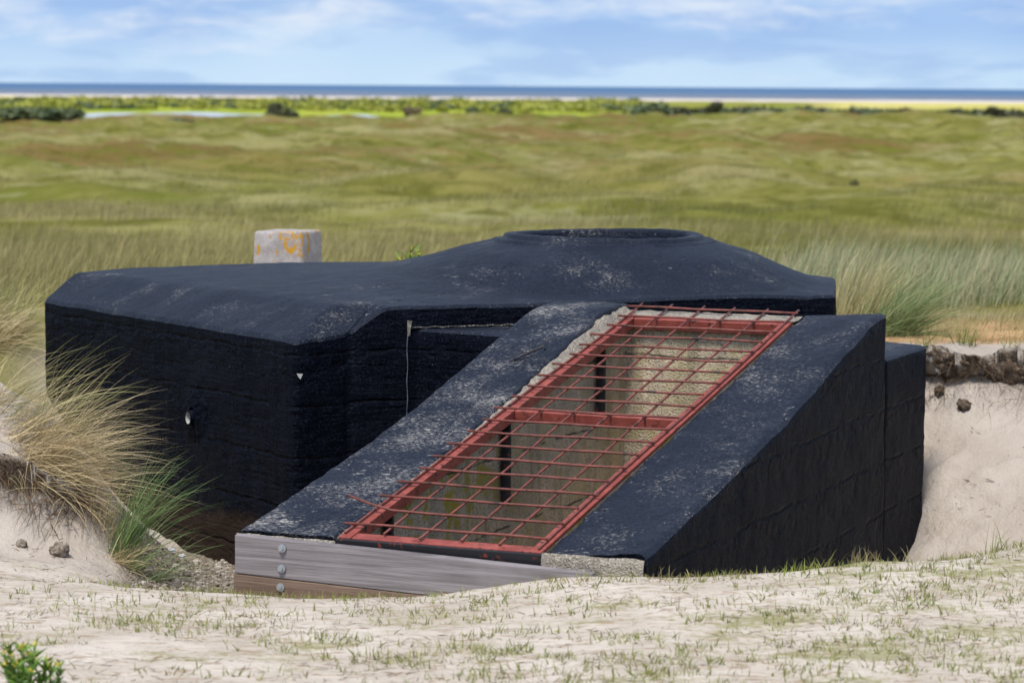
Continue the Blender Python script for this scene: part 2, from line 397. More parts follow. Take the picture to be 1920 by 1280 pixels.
BLKSTEEL = material("black_steel", b_blksteel)
DARK = material("dark_void", lambda t, p: {'Base Color': t.mix(t.noise(t.pos(), 20), (.004, .004, .004), (.010, .009, .008)), 'Roughness': 1.0})

def b_wood(c0, c1, c2):
    def b(t, p):
        P = t.pos(); x, y, z = t.sep(P)
        a = t.math('ADD', t.math('MULTIPLY', x, CX[0]), t.math('MULTIPLY', y, CX[1]))
        wv = t.comb(t.math('MULTIPLY', a, 1.3), t.math('MULTIPLY', z, 52), 0)
        g = t.noise(wv, 1.0, 5, .6, .6); g2 = t.noise(t.comb(t.math('MULTIPLY', a, 5), t.math('MULTIPLY', z, 320), 0), 1.0, 3, .6)
        col = t.mix(t.step(g, .3, .7), c0, c1); col = t.mix(t.math('MULTIPLY', t.step(g2, .42, .7), .55), col, c2)
        bl = t.noise(P, 4, 3, .5); col = t.mix(t.math('MULTIPLY', t.step(bl, .5, .7), .4), col, c1)
        return {'Base Color': col, 'Roughness': .75, 'Normal': t.bump(t.math('ADD', g, t.math('MULTIPLY', g2, .6)), .5, .006)}
    return b
WOOD = material("weathered_grey_board", b_wood((.15, .132, .136), (.28, .255, .265), (.085, .072, .072)))
WOOD2 = material("brown_board", b_wood((.12, .075, .05), (.22, .15, .11), (.06, .036, .026)))
ZINC = material("galvanised_steel", lambda t, p: {'Base Color': t.mix(t.noise(t.pos(), 90), (.30, .33, .35), (.5, .53, .55)), 'Metallic': .7, 'Roughness': .5})
IRON = material("dark_iron", lambda t, p: {'Base Color': t.mix(t.noise(t.pos(), 60), (.012, .012, .016), (.03, .026, .026)), 'Roughness': .6})

def b_stone(t, p):
    P = t.pos(); n = t.noise(P, 14, 5, .65); f = t.noise(P, 130, 3, .6)
    col = t.mix(t.step(n, .3, .7), (.31, .275, .26), (.47, .435, .42))
    col = t.mix(t.math('MULTIPLY', t.step(f, .55, .7), .6), col, (.15, .13, .12))
    li = t.step(t.noise(t.map(P, (14, 14, 9)), 1.0, 4, .6), .60, .63)
    col = t.mix(li, col, (.52, .27, .02))
    col = t.mix(t.step(t.voro(P, 9), .075, .05), col, (.03, .025, .02))
    return {'Base Color': col, 'Roughness': .92, 'Normal': t.bump(t.math('ADD', n, f), .7, .012)}
STONE = material("lichen_stone", b_stone)

def b_ground(t, p):
    P = t.pos(); x, y, z = t.sep(P)
    a_grav = t.attr('gravel'); a_mead = t.attr('meadow'); a_sunpatch = t.attr('bright'); a_yel = t.attr('yellow'); a_dry = t.attr('dry'); a_bea = t.attr('beach'); a_fore = t.attr('fore')
    # sand
    n = t.noise(P, 2.2, 5, .6); f = t.noise(P, 60, 4, .65); ff = t.noise(P, 330, 2, .6)
    sand = t.mix(t.step(n, .3, .72), (.52, .45, .372), (.67, .602, .525))
    sand = t.mix(a_fore, t.mix(t.step(n, .3, .72), (.40, .34, .285), (.50, .445, .39)), sand)
    sand = t.mix(t.math('MULTIPLY', t.step(ff, .58, .74), .45), sand, (.25, .18, .13))
    lit = t.noise(t.map(P, (6, 14, 6)), 1.7, 6, .72, .5)
    lm = t.math('MULTIPLY', t.step(lit, .51, .63), t.math('MULTIPLY', a_fore, .75))
    sand = t.mix(lm, sand, t.mix(f, (.23, .15, .09), (.42, .31, .21)))
    # low green growth on the trodden sand, thicker to the right
    gr = t.math('ADD', t.noise(t.map(P, (1.4, 2.2, 1)), 1.5, 5, .66), t.math('MULTIPLY', t.math('SUBTRACT', t.noise(P, 30, 4, .7), .5), .55))
    gr = t.math('ADD', gr, t.math('MULTIPLY', x, .032))
    gm = t.math('MULTIPLY', t.step(gr, .51, .69), t.math('MULTIPLY', a_fore, .72))
    sand = t.mix(gm, sand, t.mix(f, (.19, .19, .055), (.33, .31, .13)))
    # dry orange litter behind the bank
    dry = t.mix(t.step(t.noise(t.map(P, (3, 6, 3)), 1.6, 5, .7), .35, .65), (.33, .19, .085), (.50, .33, .17))
    col = t.mix(t.math('MULTIPLY', a_dry, t.step(t.noise(P, 2, 5, .65), .20, .40)), sand, dry)
    gv = t.voro(P, 75, out='Color'); grav = t.mix(t.sep(gv)[0], (.14, .11, .075), (.36, .31, .24))
    col = t.mix(a_grav, col, grav)
    # meadow: olive turf, bleached straw, green hollows, brown heath
    dv = t.map(P, (1, .62, 1))
    n1 = t.noise(dv, .085, 8, .68, .5); n2 = t.noise(dv, .30, 8, .72, .4); n3 = t.noise(dv, .035, 4, .6, .7); n4 = t.noise(dv, .018, 4, .6, .6); n5 = t.noise(P, 1.6, 5, .7)
    md = t.mix(t.step(n2, .36, .64), (.115, .115, .016), (.235, .22, .062))
    md = t.mix(t.math('MULTIPLY', t.step(n1, .47, .61), .82), md, t.mix(n5, (.21, .195, .065), (.38, .345, .17)))
    md = t.mix(t.math('MULTIPLY', t.step(n3, .52, .62), .7), md, t.mix(n5, (.075, .095, .006), (.15, .165, .02)))
    heath = t.math('MULTIPLY', t.step(t.math('ADD', n4, t.math('MULTIPLY', t.math('SUBTRACT', n2, .5), .7)), .49, .59), t.step(y, 70, 200))
    md = t.mix(t.math('MULTIPLY', heath, .7), md, t.mix(n5, (.125, .062, .018), (.21, .125, .055)))
    md = t.mix(t.math('MULTIPLY', t.step(t.noise(dv, .55, 6, .7, .3), .52, .64), .65), md, (.062, .062, .006))
    n6 = t.noise(dv, .14, 7, .7, .6)
    md = t.mix(t.math('MULTIPLY', t.step(n6, .56, .64), .7), md, t.mix(n5, (.055, .062, .006), (.12, .115, .016)))
    md = t.mix(t.math('MULTIPLY', t.step(n6, .42, .35), .55), md, t.mix(n5, (.24, .235, .10), (.40, .38, .22)))
    col = t.mix(a_mead, col, md)
    sunpatch_col = t.mix(t.step(t.noise(P, .05, 4, .6), .35, .65), (.21, .29, .02), (.37, .39, .055))  # far patch of sun painted as brighter yellow-green turf
    col = t.mix(a_sunpatch, col, sunpatch_col)
    col = t.mix(a_yel, col, t.mix(t.step(t.noise(P, .03, 4, .6), .35, .65), (.44, .40, .09), (.60, .53, .20)))
    col = t.mix(a_bea, col, (.62, .54, .47))
    h = t.math('ADD', t.math('MULTIPLY', t.noise(P, 11, 5, .62), 2.4), t.math('ADD', t.math('MULTIPLY', f, .8), t.math('MULTIPLY', ff, .2)))
    h = t.math('ADD', h, t.math('MULTIPLY', t.voro(P, 80), t.math('MULTIPLY', a_grav, 1.5)))
    h = t.math('ADD', h, t.math('MULTIPLY', lit, t.math('MULTIPLY', a_fore, 1.2)))
    return {'Base Color': col, 'Roughness': .95, 'Specular IOR Level': .04, 'Normal': t.bump(h, .75, .016)}
GROUND = material("dune_ground", b_ground)

def b_blade(green, straw, trans=.25):
    def b(t, p):
        k = t.attr('tone'); r = t.attr('rnd')
        g = t.mix(r, tuple(c*.65 for c in green), tuple(c*1.35 for c in green)); s = t.mix(r, tuple(c*.55 for c in straw), tuple(c*1.2 for c in straw))
        col = t.mix(k, g, s)
        tr = t.add('ShaderNodeBsdfTranslucent'); t.put(tr.inputs[0], col)
        mx = t.add('ShaderNodeMixShader'); mx.inputs[0].default_value = trans
        t.l.new(p.outputs[0], mx.inputs[1]); t.l.new(tr.outputs[0], mx.inputs[2])
        t.l.new(mx.outputs[0], t.n['Material Output'].inputs[0])
        return {'Base Color': col, 'Roughness': .6, 'Specular IOR Level': .15}
    return material("grass_blades", b)
MARRAM = b_blade((.21, .24, .07), (.68, .545, .335))
MARRAM_GREEN = b_blade((.15, .25, .085), (.46, .40, .22))
SHORT = b_blade((.19, .235, .05), (.45, .36, .20))
MEADOW = b_blade((.185, .185, .055), (.42, .355, .17))
ROOTS = b_blade((.10, .065, .04), (.24, .16, .09), .1)
def b_leaf(c0, c1):
    def b(t, p):
        r = t.attr('rnd'); col = t.mix(r, c0, c1)
        return {'Base Color': col, 'Roughness': .65}
    return b
SHRUB_DARK = material("dark_shrub_leaves", b_leaf((.030, .036, .012), (.085, .085, .03)))
SHRUB_MID = material("grey_green_leaves", b_leaf((.055, .085, .035), (.14, .17, .07)))
SHRUB_LIT = material("sunlit_yellow_green_leaves", b_leaf((.20, .23, .02), (.42, .40, .07)))  # sunshine on the far belt is put into this leaf colour
SHRUB_BROWN = material("brown_shrub_leaves", b_leaf((.10, .07, .03), (.20, .16, .08)))
STEM = material("shrub_stem", lambda t, p: {'Base Color': t.mix(t.noise(t.pos(), 8), (.06, .04, .03), (.12, .09, .06)), 'Roughness': .9})

# ------------------------------------------------------------------ setting: ground sheet, pond, sea
def build_ground():
    AP = -40.0
    d = np.arange(-.088, .0881, .00062); w = [.088]; st = .0007
    while w[-1] < 1.6: st *= 1.045; w.append(w[-1]+st)
    us = np.concatenate([-np.array(w[1:])[::-1], d, np.array(w[1:])])
    ys = [-34, -25, -15, -8, -3, 0, 2, 3.5]; ys += list(np.arange(4.5, 16.5, .033)); st = .036
    while ys[-1] < 4200: st = max(st*1.018, 0); ys.append(ys[-1]+min(st, .014*ys[-1]+.02))
    ys = np.array(ys)
    Y = np.repeat(ys[:, None], len(us), 1); X = us[None, :]*(Y-AP)
    Z = height(X, Y)
    x, y = X.ravel(), Y.ravel()
    zz = Z.ravel()
    v = np.stack([x, y, zz], -1)
    wob = fbm(x*1.2, y*1.2, 3.3, 3)
    mead = np.maximum(sstep(y+wob*1.2+np.abs(x)*.0, 17.0, 19.5), sstep(-x+wob*.3, 2.3, 2.9)*sstep(y, 12.4, 13.6))
    dry = sstep(y, 14.0, 14.6)*(1-sstep(y, 17, 18))*sstep(x, 1.2, 1.9)
    lb = np.interp(y, [10.3, 11.2, 12, 13.2], [-1.5, -1.6, -1.78, -2.25])
    grav = sstep(x-lb+wob*.08, -.04, .08)*sstep(y+wob*.1, 10.25, 10.55)*(1-sstep(y, 13.0, 13.4))*(1-sstep(x, -.5, -.3))
    fore = (1-sstep(y+.0*wob, 10.2, 10.7))
    th = np.arctan2(x, np.maximum(y, 1)); wf = fbm(x/60, y/60, 9.1, 3)*40
    sunpatch = sstep(y+wf, 520, 560)*(1-sstep(y+wf, 900, 1000))*(1-sstep(th, .02, .075))  # where the sun patch is painted on the far flat
    yel = sstep(y+wf, 930, 1050)*(1-sstep(y, 1500, 1640))*np.maximum(1-sstep(th, -.075, -.045), sstep(th, .10, .12))
    sunpatch = np.maximum(sunpatch, sstep(y+wf, 520, 560)*(1-sstep(y, 1900, 2000))*(1-yel)*.45)
    bea = sstep(y, 1480, 1620)
    me = mesh_arrays("ground", v, grid_quads(*X.shape), attrs=dict(meadow=mead, dry=dry, gravel=grav, fore=fore, bright=sunpatch, yellow=yel, beach=bea))
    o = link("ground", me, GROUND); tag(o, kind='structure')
build_ground()

def b_sea(t, p):
    P = t.pos(); x, y, z = t.sep(P)
    far = t.step(y, 2300, 6000)
    col = t.mix(far, (.12, .155, .21), (.055, .125, .24))
    wv = t.noise(t.map(P, (.012, .05, 1)), 1.0, 5, .65)
    col = t.mix(t.step(wv, .4, .65), col, t.mix(far, (.18, .21, .26), (.085, .165, .29)))
    foam = t.math('MULTIPLY', t.step(t.noise(t.map(P, (.010, .03, 1)), 1.0, 4, .6), .60, .66), t.step(y, 3300, 2500))
    col = t.mix(foam, col, (.8, .8, .8))
    return {'Base Color': col, 'Roughness': .75, 'Specular IOR Level': .12, 'Normal': t.bump(wv, .6, 2.0)}
SEA = material("sea_water", b_sea)
SZ = EYE-10.0
me = mesh_arrays("sea", [(-60000, 1900, SZ), (60000, 1900, SZ), (60000, 80000, SZ), (-60000, 80000, SZ)], [(0, 1, 2, 3)], smooth=False)
tag(link("sea", me, SEA), kind='structure')
POND = material("pond_water", lambda t, p: {'Base Color': t.mix(t.noise(t.map(t.pos(), (.03, .1, 1)), 1), (.36, .41, .47), (.46, .51, .57)), 'Roughness': .45, 'Specular IOR Level': .3})
def pond(pts, name='pond'):
    z = EYE-7.35
    c = np.mean(pts, 0); n = len(pts)
    v = [(c[0], c[1], z)]+[(x, y, z) for x, y in pts]
    me = mesh_arrays(name, v, tris=[(0, 1+i, 1+(i+1) % n) for i in range(n)], smooth=False)
    return tag(link(name, me, POND), kind='structure')
def blob(cx, cy, rx, ry, seed, n=40):
    a = np.arange(n)*2*pi/n; r = 1+.55*pnoise(np.cos(a)*1.4+seed, np.sin(a)*1.4, seed)
    return list(zip(cx+np.cos(a)*rx*r, cy+np.sin(a)*ry*r))
pond(blob(-80, 620, 25, 85, 1.3)); pond(blob(-55, 580, 9, 24, 8.3)); pond(blob(-39, 625, 9, 50, 4.7))

# ------------------------------------------------------------------ the bunker
bunker = thing('bunker', (0, 12.5, 0), "black painted concrete bunker half sunk in sand with a ring opening on its domed roof", "bunker")

def seg_dist(x, y, a, b):
    a = np.array(a); b = np.array(b); d = b-a; L2 = d@d
    k = np.clip(((x-a[0])*d[0]+(y-a[1])*d[1])/L2, 0, 1)
    return np.hypot(x-a[0]-k*d[0], y-a[1]-k*d[1]), k
RA = ([.58, .755, .98, 1.2, 1.5, 2.0, 3.2, 5], [-.795, -.835, -.90, -.945, -.975, -1.005, -1.03, -1.03])
RB = ([.58, .80, .994, 1.13, 1.3, 2.0, 5], [-.795, -.862, -.945, -.995, -1.012, -1.02, -1.03])
def roof_z(x, y):
    dx, dy = x-RC[0], y-RC[1]; r = np.hypot(dx, dy)
    za, zb = np.interp(r, *RA), np.interp(r, *RB)
    ang = np.arctan2(dy, dx); k = sstep(np.cos(ang-pi*1.02), .35, .85)
    z = zb*(1-k)+za*k
    for s0, e0, sl, z0, z1 in ((PL0, PC, .45, -1.15, -1.148), (PC, PF, .68, -1.148, -1.13)):
        dd, kk = seg_dist(x, y, s0, e0); zc = z0+(z1-z0)*kk+sl*dd
        q = .02; hh = np.clip(.5+.5*(zc-z)/q, 0, 1); z = zc*(1-hh)+z*hh-q*hh*(1-hh)     # soft minimum: rounded arris
    z = z+.006*fbm(x*3, y*3, 2, 3)+.003*fbm(x*11, y*11, 3, 3)
    return z
def outline(step=.02):
    P = []
    for i in range(len(POLY)):
        a = np.array(POLY[i]); b = np.array(POLY[(i+1) % len(POLY)]); L = np.hypot(*(b-a)); n = max(2, int(L/step))
        nr = np.array([(b-a)[1], -(b-a)[0]])/L
        for k in range(n):
            q = a+(b-a)*k/n; e = min(k, n-k)*L/n
            q = q-nr*.012*max(0, 1-e/.03)**2                # corners knocked off
            w = .007*fbm(q[0]*4, q[1]*4, 1.0, 2)+.004*fbm(q[0]*19, q[1]*19, 2.0, 2)
            P.append(q+nr*w)
    return np.array(P)
OUT = outline()
def build_main():
    n = len(OUT); fr = np.concatenate([np.linspace(0, .86, 74), 1-np.geomspace(.13, .0035, 26), [1.0]])
    R0 = .585
    dv = OUT-RC; L = np.hypot(dv[:, 0], dv[:, 1]); u = dv/L[:, None]
    V = []
    for k, f in enumerate(fr):
        rr = R0+(L-R0)*f; xy = RC+u*rr[:, None]; z = roof_z(xy[:, 0], xy[:, 1])
        ed = L-rr
        z = z-.016*np.clip(1-ed/.022, 0, 1)**2
        V.append(np.column_stack([xy, z+EYE]))
    V = np.array(V); rows = len(fr)
    link('roof', mesh_arrays('roof', V.reshape(-1, 3), grid_quads(rows, n, True)), PAINT_ROOF, bunker)
    top = V[-1]
    # outward normals of the outline
    tg = np.roll(OUT, -1, 0)-np.roll(OUT, 1, 0); nr = np.column_stack([tg[:, 1], -tg[:, 0]]); nr /= np.linalg.norm(nr, axis=1)[:, None]
    zb = EYE-2.6; rows2 = 66; W2 = []
    for k in range(rows2):
        f = k/(rows2-1); z = top[:, 2]+(zb-top[:, 2])*f
        bd = np.floor((z+.02*pnoise(OUT[:, 0]*1.5, OUT[:, 1]*1.5, 3))/.235)
        off = (np.sin(bd*12.9898)*.5)*.006*min(1, f*20)
        w = off+.008*fbm(OUT[:, 0]*3, OUT[:, 1]*3, z*5, 3)+.004*fbm(OUT[:, 0]*14, OUT[:, 1]*14, z*22, 3)
        xy = OUT+nr*(w*min(1, f*12))[:, None]
        W2.append(np.column_stack([xy, z]))
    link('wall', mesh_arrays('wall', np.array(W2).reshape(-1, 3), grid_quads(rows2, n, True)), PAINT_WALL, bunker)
    # ring: stepped collar and the shaft inside it
    m_ = 180; a = np.arange(m_)*2*pi/m_
    prof = [(.60, -.812), (.583, -.797), (.578, -.79), (.568, -.786), (.535, -.784), (.525, -.780), (.520, -.768), (.512, -.762), (.49, -.760), (.462, -.762), (.449, -.768), (.444, -.78), (.441, -.83), (.44, -.90), (.44, -1.0), (.44, -1.2), (.44, -1.9)]
    V = []
    for r, z in prof:
        wr = .006*fbm(np.cos(a)*4, np.sin(a)*4, r*8, 3); wz = .006*fbm(np.cos(a)*5+4, np.sin(a)*5, r*8, 3)*(1 if z > -.85 else 0)
        tilt = -.010*np.cos(a-.15)
        V.append(np.column_stack([RC[0]+np.cos(a)*(r+wr), RC[1]+np.sin(a)*(r+wr), z+wz+EYE+.005*np.sin(a*2)]))
    V = np.array(V); nv = len(prof)*m_
    link('turret_ring', mesh_arrays('turret_ring', np.vstack([V.reshape(-1, 3), [[RC[0], RC[1], EYE-1.9]]]), grid_quads(len(prof), m_, True), [((len(prof)-1)*m_+i, (len(prof)-1)*m_+(i+1) % m_, nv) for i in range(m_)]), PAINT_ROOF, bunker)
build_main()

# low block between the stairs and the main body
def prism(name, poly, ztop, zbot, mat, parent, step=.025, boards=.235, amp=1.0):
    P = []
    for i in range(len(poly)):
        a = np.array(poly[i]); b = np.array(poly[(i+1) % len(poly)]); L = np.hypot(*(b-a)); n = max(2, int(L/step)); nr = np.array([(b-a)[1], -(b-a)[0]])/L
        for k in range(n):
            q = a+(b-a)*k/n; e = min(k, n-k)*L/n
            q = q-nr*.010*max(0, 1-e/.03)**2
            P.append(q)
    P = np.array(P); n = len(P)
    tg = np.roll(P, -1, 0)-np.roll(P, 1, 0); nr = np.column_stack([tg[:, 1], -tg[:, 0]]); nr /= np.linalg.norm(nr, axis=1)[:, None]
    c = P.mean(0); V = []
    for f in np.concatenate([np.linspace(.03, .9, 14), [.94, .965, .98, .99, 1.0]]):
        xy = c+(P-c)*f; ed = np.hypot(*(P-xy).T)
        V.append(np.column_stack([xy, ztop(xy[:, 0], xy[:, 1])+EYE+.004*fbm(xy[:, 0]*5, xy[:, 1]*5, 1, 3)-.012*np.clip(1-ed/.02, 0, 1)**2]))
    top = V[-1]
    for f in np.linspace(0, 1, 56)[1:]:
        z = top[:, 2]+(zbot+EYE-top[:, 2])*f
        bd = np.floor((z+.015*pnoise(P[:, 0]*1.5, P[:, 1]*1.5, 3))/boards)
        w = amp*((np.sin(bd*12.9898)*.5)*.010+.006*fbm(P[:, 0]*3, P[:, 1]*3, z*5, 3)+.004*fbm(P[:, 0]*14, P[:, 1]*14, z*22, 3))*min(1, f*10)
        V.append(np.column_stack([P+nr*w[:, None], z]))
    V = np.array(V)
    return link(name, mesh_arrays(name, V.reshape(-1, 3), grid_quads(len(V), n, True)), mat, parent)
A_ = [(-.478, 12.66), tuple(S(2.46, -.40, 0)[:2]), tuple(S(2.56, -.25, 0)[:2]), tuple(S(3.0, -.2, 0)[:2]), tuple(S(3.14, 1.0, 0)[:2]), tuple(S(3.14, 1.205, 0)[:2]), tuple(S(3.86, 1.215, 0)[:2]), (1.58, 13.6), (.3, 13.1)]
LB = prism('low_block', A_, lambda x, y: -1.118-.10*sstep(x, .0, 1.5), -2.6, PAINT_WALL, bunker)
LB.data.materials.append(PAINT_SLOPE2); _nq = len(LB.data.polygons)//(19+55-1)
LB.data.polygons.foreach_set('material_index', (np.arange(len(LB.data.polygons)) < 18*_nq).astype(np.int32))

# stair walls
ZL = ([-.1, 0, 1.10, 1.515, 2.25, 2.6, 2.8, 2.95, 3.2], [-1.655, -1.642, -1.446, -1.354, -1.173, -1.083, -1.035, -1.012, -1.008])
ZR = ([-.1, 0, .94, 1.67, 2.6, 2.9, 3.05, 3.2], [-1.635, -1.62, -1.458, -1.319, -1.095, -1.03, -1.015, -1.012])
def smooth_tab(tab, s): return (np.interp(s-.08, *tab)+np.interp(s, *tab)*2+np.interp(s+.08, *tab))/4
GZ0, GSL = -1.641, .1955
def gz(s): return GZ0+GSL*s
def stair_wall(side):
    tab = ZL if side < 0 else ZR
    to, ti = (-.411, -.052) if side < 0 else (1.205, .818)
    sg = np.linspace(-.022, 3.13, 150); V = []; dirn = np.sign(ti-to)
    for s in sg:
        ti = (-.008-.032*float(sstep(s, .25, 1.7))) if side < 0 else .818
        zt = float(smooth_tab(tab, s))
        zin = zt if side < 0 else gz(s)-.006
        row = []
        for k in range(40):                              # outer face, bottom to top
            f = k/39; z = -2.6+(zt-.02+2.6)*f
            bd = math.floor((z+.015*math.sin(s*1.7))/.225)
            w = .010*math.sin(bd*12.9898)*.5*min(1, (1-f)*14)
            row.append((to-dirn*w, z, 1.0))
        for a in (.2, .5, .8): row.append((to+dirn*.028*(1-math.cos(a*pi/2)), zt-.028*(1-math.sin(a*pi/2)), .6))
        for k in range(22):
            f = k/21; row.append((to+(ti-to)*(.08+.90*f), zt+(zin-zt)*f, 1.0))
        row += [(ti-dirn*.002, zin-.006, .8), (ti, zin-.016, .8), (ti, zin-.05, .3)]
        row = np.array(row); S_ = np.full(len(row), s)
        base = O3+np.outer(S_, LX)+np.outer(row[:, 0], CX); base[:, 2] = row[:, 1]+EYE
        V.append(base)
    V = np.array(V)                                      # (stations, section, 3)
    x, y, z = V[..., 0], V[..., 1], V[..., 2]
    nz = .008*fbm(x*4, y*4, z*4, 3)+.005*fbm(x*17, y*17, z*17, 3)
    V[..., 2] += nz*(np.arange(V.shape[1]) >= 39)[None, :]
    sd = (.007*fbm(x*3+9, y*3, z*5, 3)+.004*fbm(x*15, y*15, z*22, 3))*(np.arange(V.shape[1]) < 42)[None, :]
    ie = .016*fbm(x*6+3, y*6, 0, 3)*(np.arange(V.shape[1]) >= 62)[None, :]
    V += (-(dirn)*sd+ie*dirn)[..., None]*CX
    jag = .012*fbm(x[:2]*22, y[:2]*22, 1, 3)*(np.arange(V.shape[1]) >= 40)[None, :]
    V[:2] += jag[..., None]*LX
    ns, nc = V.shape[:2]
    q = grid_quads(ns, nc)
    v = V.reshape(-1, 3)
    caps = []
    for r in (0, ns-1):                                  # close both ends
        caps += [(r*nc+k, r*nc+k+1, r*nc+nc-1) for k in range(nc-2)]
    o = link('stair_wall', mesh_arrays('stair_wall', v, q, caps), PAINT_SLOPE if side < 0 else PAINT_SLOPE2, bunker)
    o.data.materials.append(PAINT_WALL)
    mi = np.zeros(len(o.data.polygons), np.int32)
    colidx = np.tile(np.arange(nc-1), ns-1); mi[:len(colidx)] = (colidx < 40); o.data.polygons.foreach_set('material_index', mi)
    return o
WL = stair_wall(-1); WR = stair_wall(1)
# bare concrete where the paint has broken away: the ends and the inner edge
def rough_slab(name, f, nu, nv, parent, mat, amp=.006):
    uu, vv = np.meshgrid(np.linspace(0, 1, nu), np.linspace(0, 1, nv), indexing='ij')
    P = np.array([[f(a, b) for a, b in zip(ra, rb)] for ra, rb in zip(uu, vv)])
    dn = fbm(P[..., 0]*16, P[..., 1]*16, P[..., 2]*16, 4)*amp
    P[..., 2] += dn; P[..., 0] -= dn*LX[0]; P[..., 1] -= dn*LX[1]
    return link(name, mesh_arrays(name, P.reshape(-1, 3), grid_quads(nu, nv)), mat, parent)
def endL(a, b):
    t0, t1 = -.405, .0; zt = -1.655
    return S(-.036+.010*max(0, b-.975)/.025, t0+(t1-t0)*a, -2.3+(zt+2.3)*b)
def endR(a, b):
    t0, t1 = .815, 1.2; zt = -1.640
    return S(-.036+.010*max(0, b-.975)/.025, t0+(t1-t0)*a, -2.3+(zt+2.3)*b)
rough_slab('exposed_end', endL, 50, 60, WL, RAW); rough_slab('exposed_end', endR, 50, 60, WR, RAW)
def edgeL(a, b):                                           # strip beside the grate, then the top of the lining
    s = -.01+3.11*a; zo = float(smooth_tab(ZL, s))-.012; return S(s, -.075+.077*b, zo+(gz(s)-.010-zo)*sstep(b, .35, 1.0))
rough_slab('exposed_edge', edgeL, 260, 8, WL, RAW, .008)
def edgeT(a, b): return S(2.99+.14*b, -.05+.87*a, gz(3.05)-.010+.015*b)
rough_slab('exposed_edge', edgeT, 60, 10, WR, RAW, .006)

# stairwell lining: two side walls, the head wall, a floor; all bare concrete
def lining():
    mb = MB()
    def face(p, q, r, s_, n1, n2):
        V = []
        for i in range(n1+1):
            for j in range(n2+1):
                a, b = i/n1, j/n2
                V.append((np.array(p)*(1-a)+np.array(q)*a)*(1-b)+(np.array(s_)*(1-a)+np.array(r)*a)*b)
        mb.add(V, [(i*(n2+1)+j, (i+1)*(n2+1)+j, (i+1)*(n2+1)+j+1, i*(n2+1)+j+1) for i in range(n1) for j in range(n2)])
    zb = -3.4
    face(S(-.0, .0, zb), S(3.0, .0, zb), S(3.0, .0, gz(3.0)-.01), S(-.0, .0, gz(0)-.01), 60, 30)
    face(S(-.0, .81, zb), S(3.0, .81, zb), S(3.0, .81, gz(3.0)-.01), S(-.0, .81, gz(0)-.01), 60, 30)
    # head wall with a small dark socket near its right side
    zt = gz(3.0)-.01; h0, h1, w0, w1 = -1.70, -1.655, .28, .62
    for (ta, tb, za, zc) in ((0, w0, zb, zt), (w1, .81, zb, zt), (w0, w1, zb, h0), (w0, w1, h1, zt)):
        face(S(3.0, ta, za), S(3.0, tb, za), S(3.0, tb, zc), S(3.0, ta, zc), 8, 12)
    face(S(0, 0, zb), S(3, 0, zb), S(3, .81, zb), S(0, .81, zb), 4, 4)
    face(S(0, 0, zb), S(0, .81, zb), S(0, .81, -1.7), S(0, 0, -1.7), 4, 8)
    o = mb.build('stairwell_lining', RAW_IN, bunker)
    so = MB().box(S(3.002, w0, h0), (CX*(w1-w0)), LX*.2, (0, 0, h1-h0)).build('wall_socket', DARK, o)
lining()

# iron hook on the left slope
s0, t0 = 2.17, -.13
hp = [S(2.15, -.20, float(np.interp(2.15, *ZL))-.01), S(2.13, -.20, float(np.interp(2.13, *ZL))+.012), S(2.17, -.17, float(np.interp(2.17, *ZL))+.018), S(2.22, -.13, float(np.interp(2.22, *ZL))+.026), S(2.26, -.115, float(np.interp(2.26, *ZL))+.030), S(2.25, -.10, float(np.interp(2.25, *ZL))+.018)]
MB().tube(hp, .0065, 8).build('iron_hook', IRON, bunker, True)

# drain pipe stub and white chip on the left wall
e = np.array(PC)-np.array(PL0); e = np.append(e/np.hypot(*e), 0); NL = np.array([e[1], -e[0], 0])
def on_left_wall(u, v):
    d = ray(u, v); a = np.array([PL0[0], PL0[1], 0]); k = (a@NL)/(d@NL); p = d*k; p[2] += EYE; return p
pc = on_left_wall(368, 782)
V = []; F = []; n = 24
ringp = [(.0, .034), (.030, .033), (.034, .030), (.033, .026), (.02, .025), (-.05, .025)]
up = np.array([0, 0, 1.])
for k, (o_, r) in enumerate(ringp):
    for i in range(n):
        a = 2*pi*i/n; V.append(pc+NL*(o_+.012)+e*math.cos(a)*r*.95+up*math.sin(a)*r*1.1)
for k in range(len(ringp)-1):
    for i in range(n): F.append((k*n+i, k*n+(i+1) % n, (k+1)*n+(i+1) % n, (k+1)*n+i))
pipe = MB().add(V, F[:n*3]).build('drain_pipe', PAINT_WALL, bunker, True)
PIPE_IN = material("grey_pipe", lambda t, p: {'Base Color': t.mix(t.noise(t.pos(), 60), (.25, .25, .24), (.55, .55, .53)), 'Roughness': .6})
MB().add(V, F[n*3:]).build('bore', PIPE_IN, pipe, True)
MB().add([pc+NL*-.03+e*math.cos(2*pi*i/n)*.026+up*math.sin(2*pi*i/n)*.028 for i in range(n)], [tuple(range(n))]).build('bore_end', DARK, pipe)
# broken mortar collar round the pipe
uu, vv = np.meshgrid(np.linspace(0, 2*pi, 61)[:-1], np.linspace(0, 1, 12), indexing='ij')
rr = .030+.10*vv*(1+.35*pnoise(np.cos(uu)*2, np.sin(uu)*2, 4.4))
hh = .030*(1-vv)**.8+.012*fbm(np.cos(uu)*rr*40, np.sin(uu)*rr*40, 2, 3)-.004
P = pc[None, None]+(np.cos(uu)*rr)[..., None]*e+(np.sin(uu)*rr*1.15+.015)[..., None]*up+np.maximum(hh, -.006)[..., None]*NL
Pv = P.reshape(-1, 3); Q = grid_quads(12, 60, True)
Pv = P.transpose(1, 0, 2).reshape(-1, 3)
link('pipe_mortar', mesh_arrays('pipe_mortar', Pv, Q), PAINT_WALL, bunker)
cp = on_left_wall(549, 703)
ed = np.array(PF)-np.array(PC); ed = np.append(ed/np.hypot(*ed), 0)
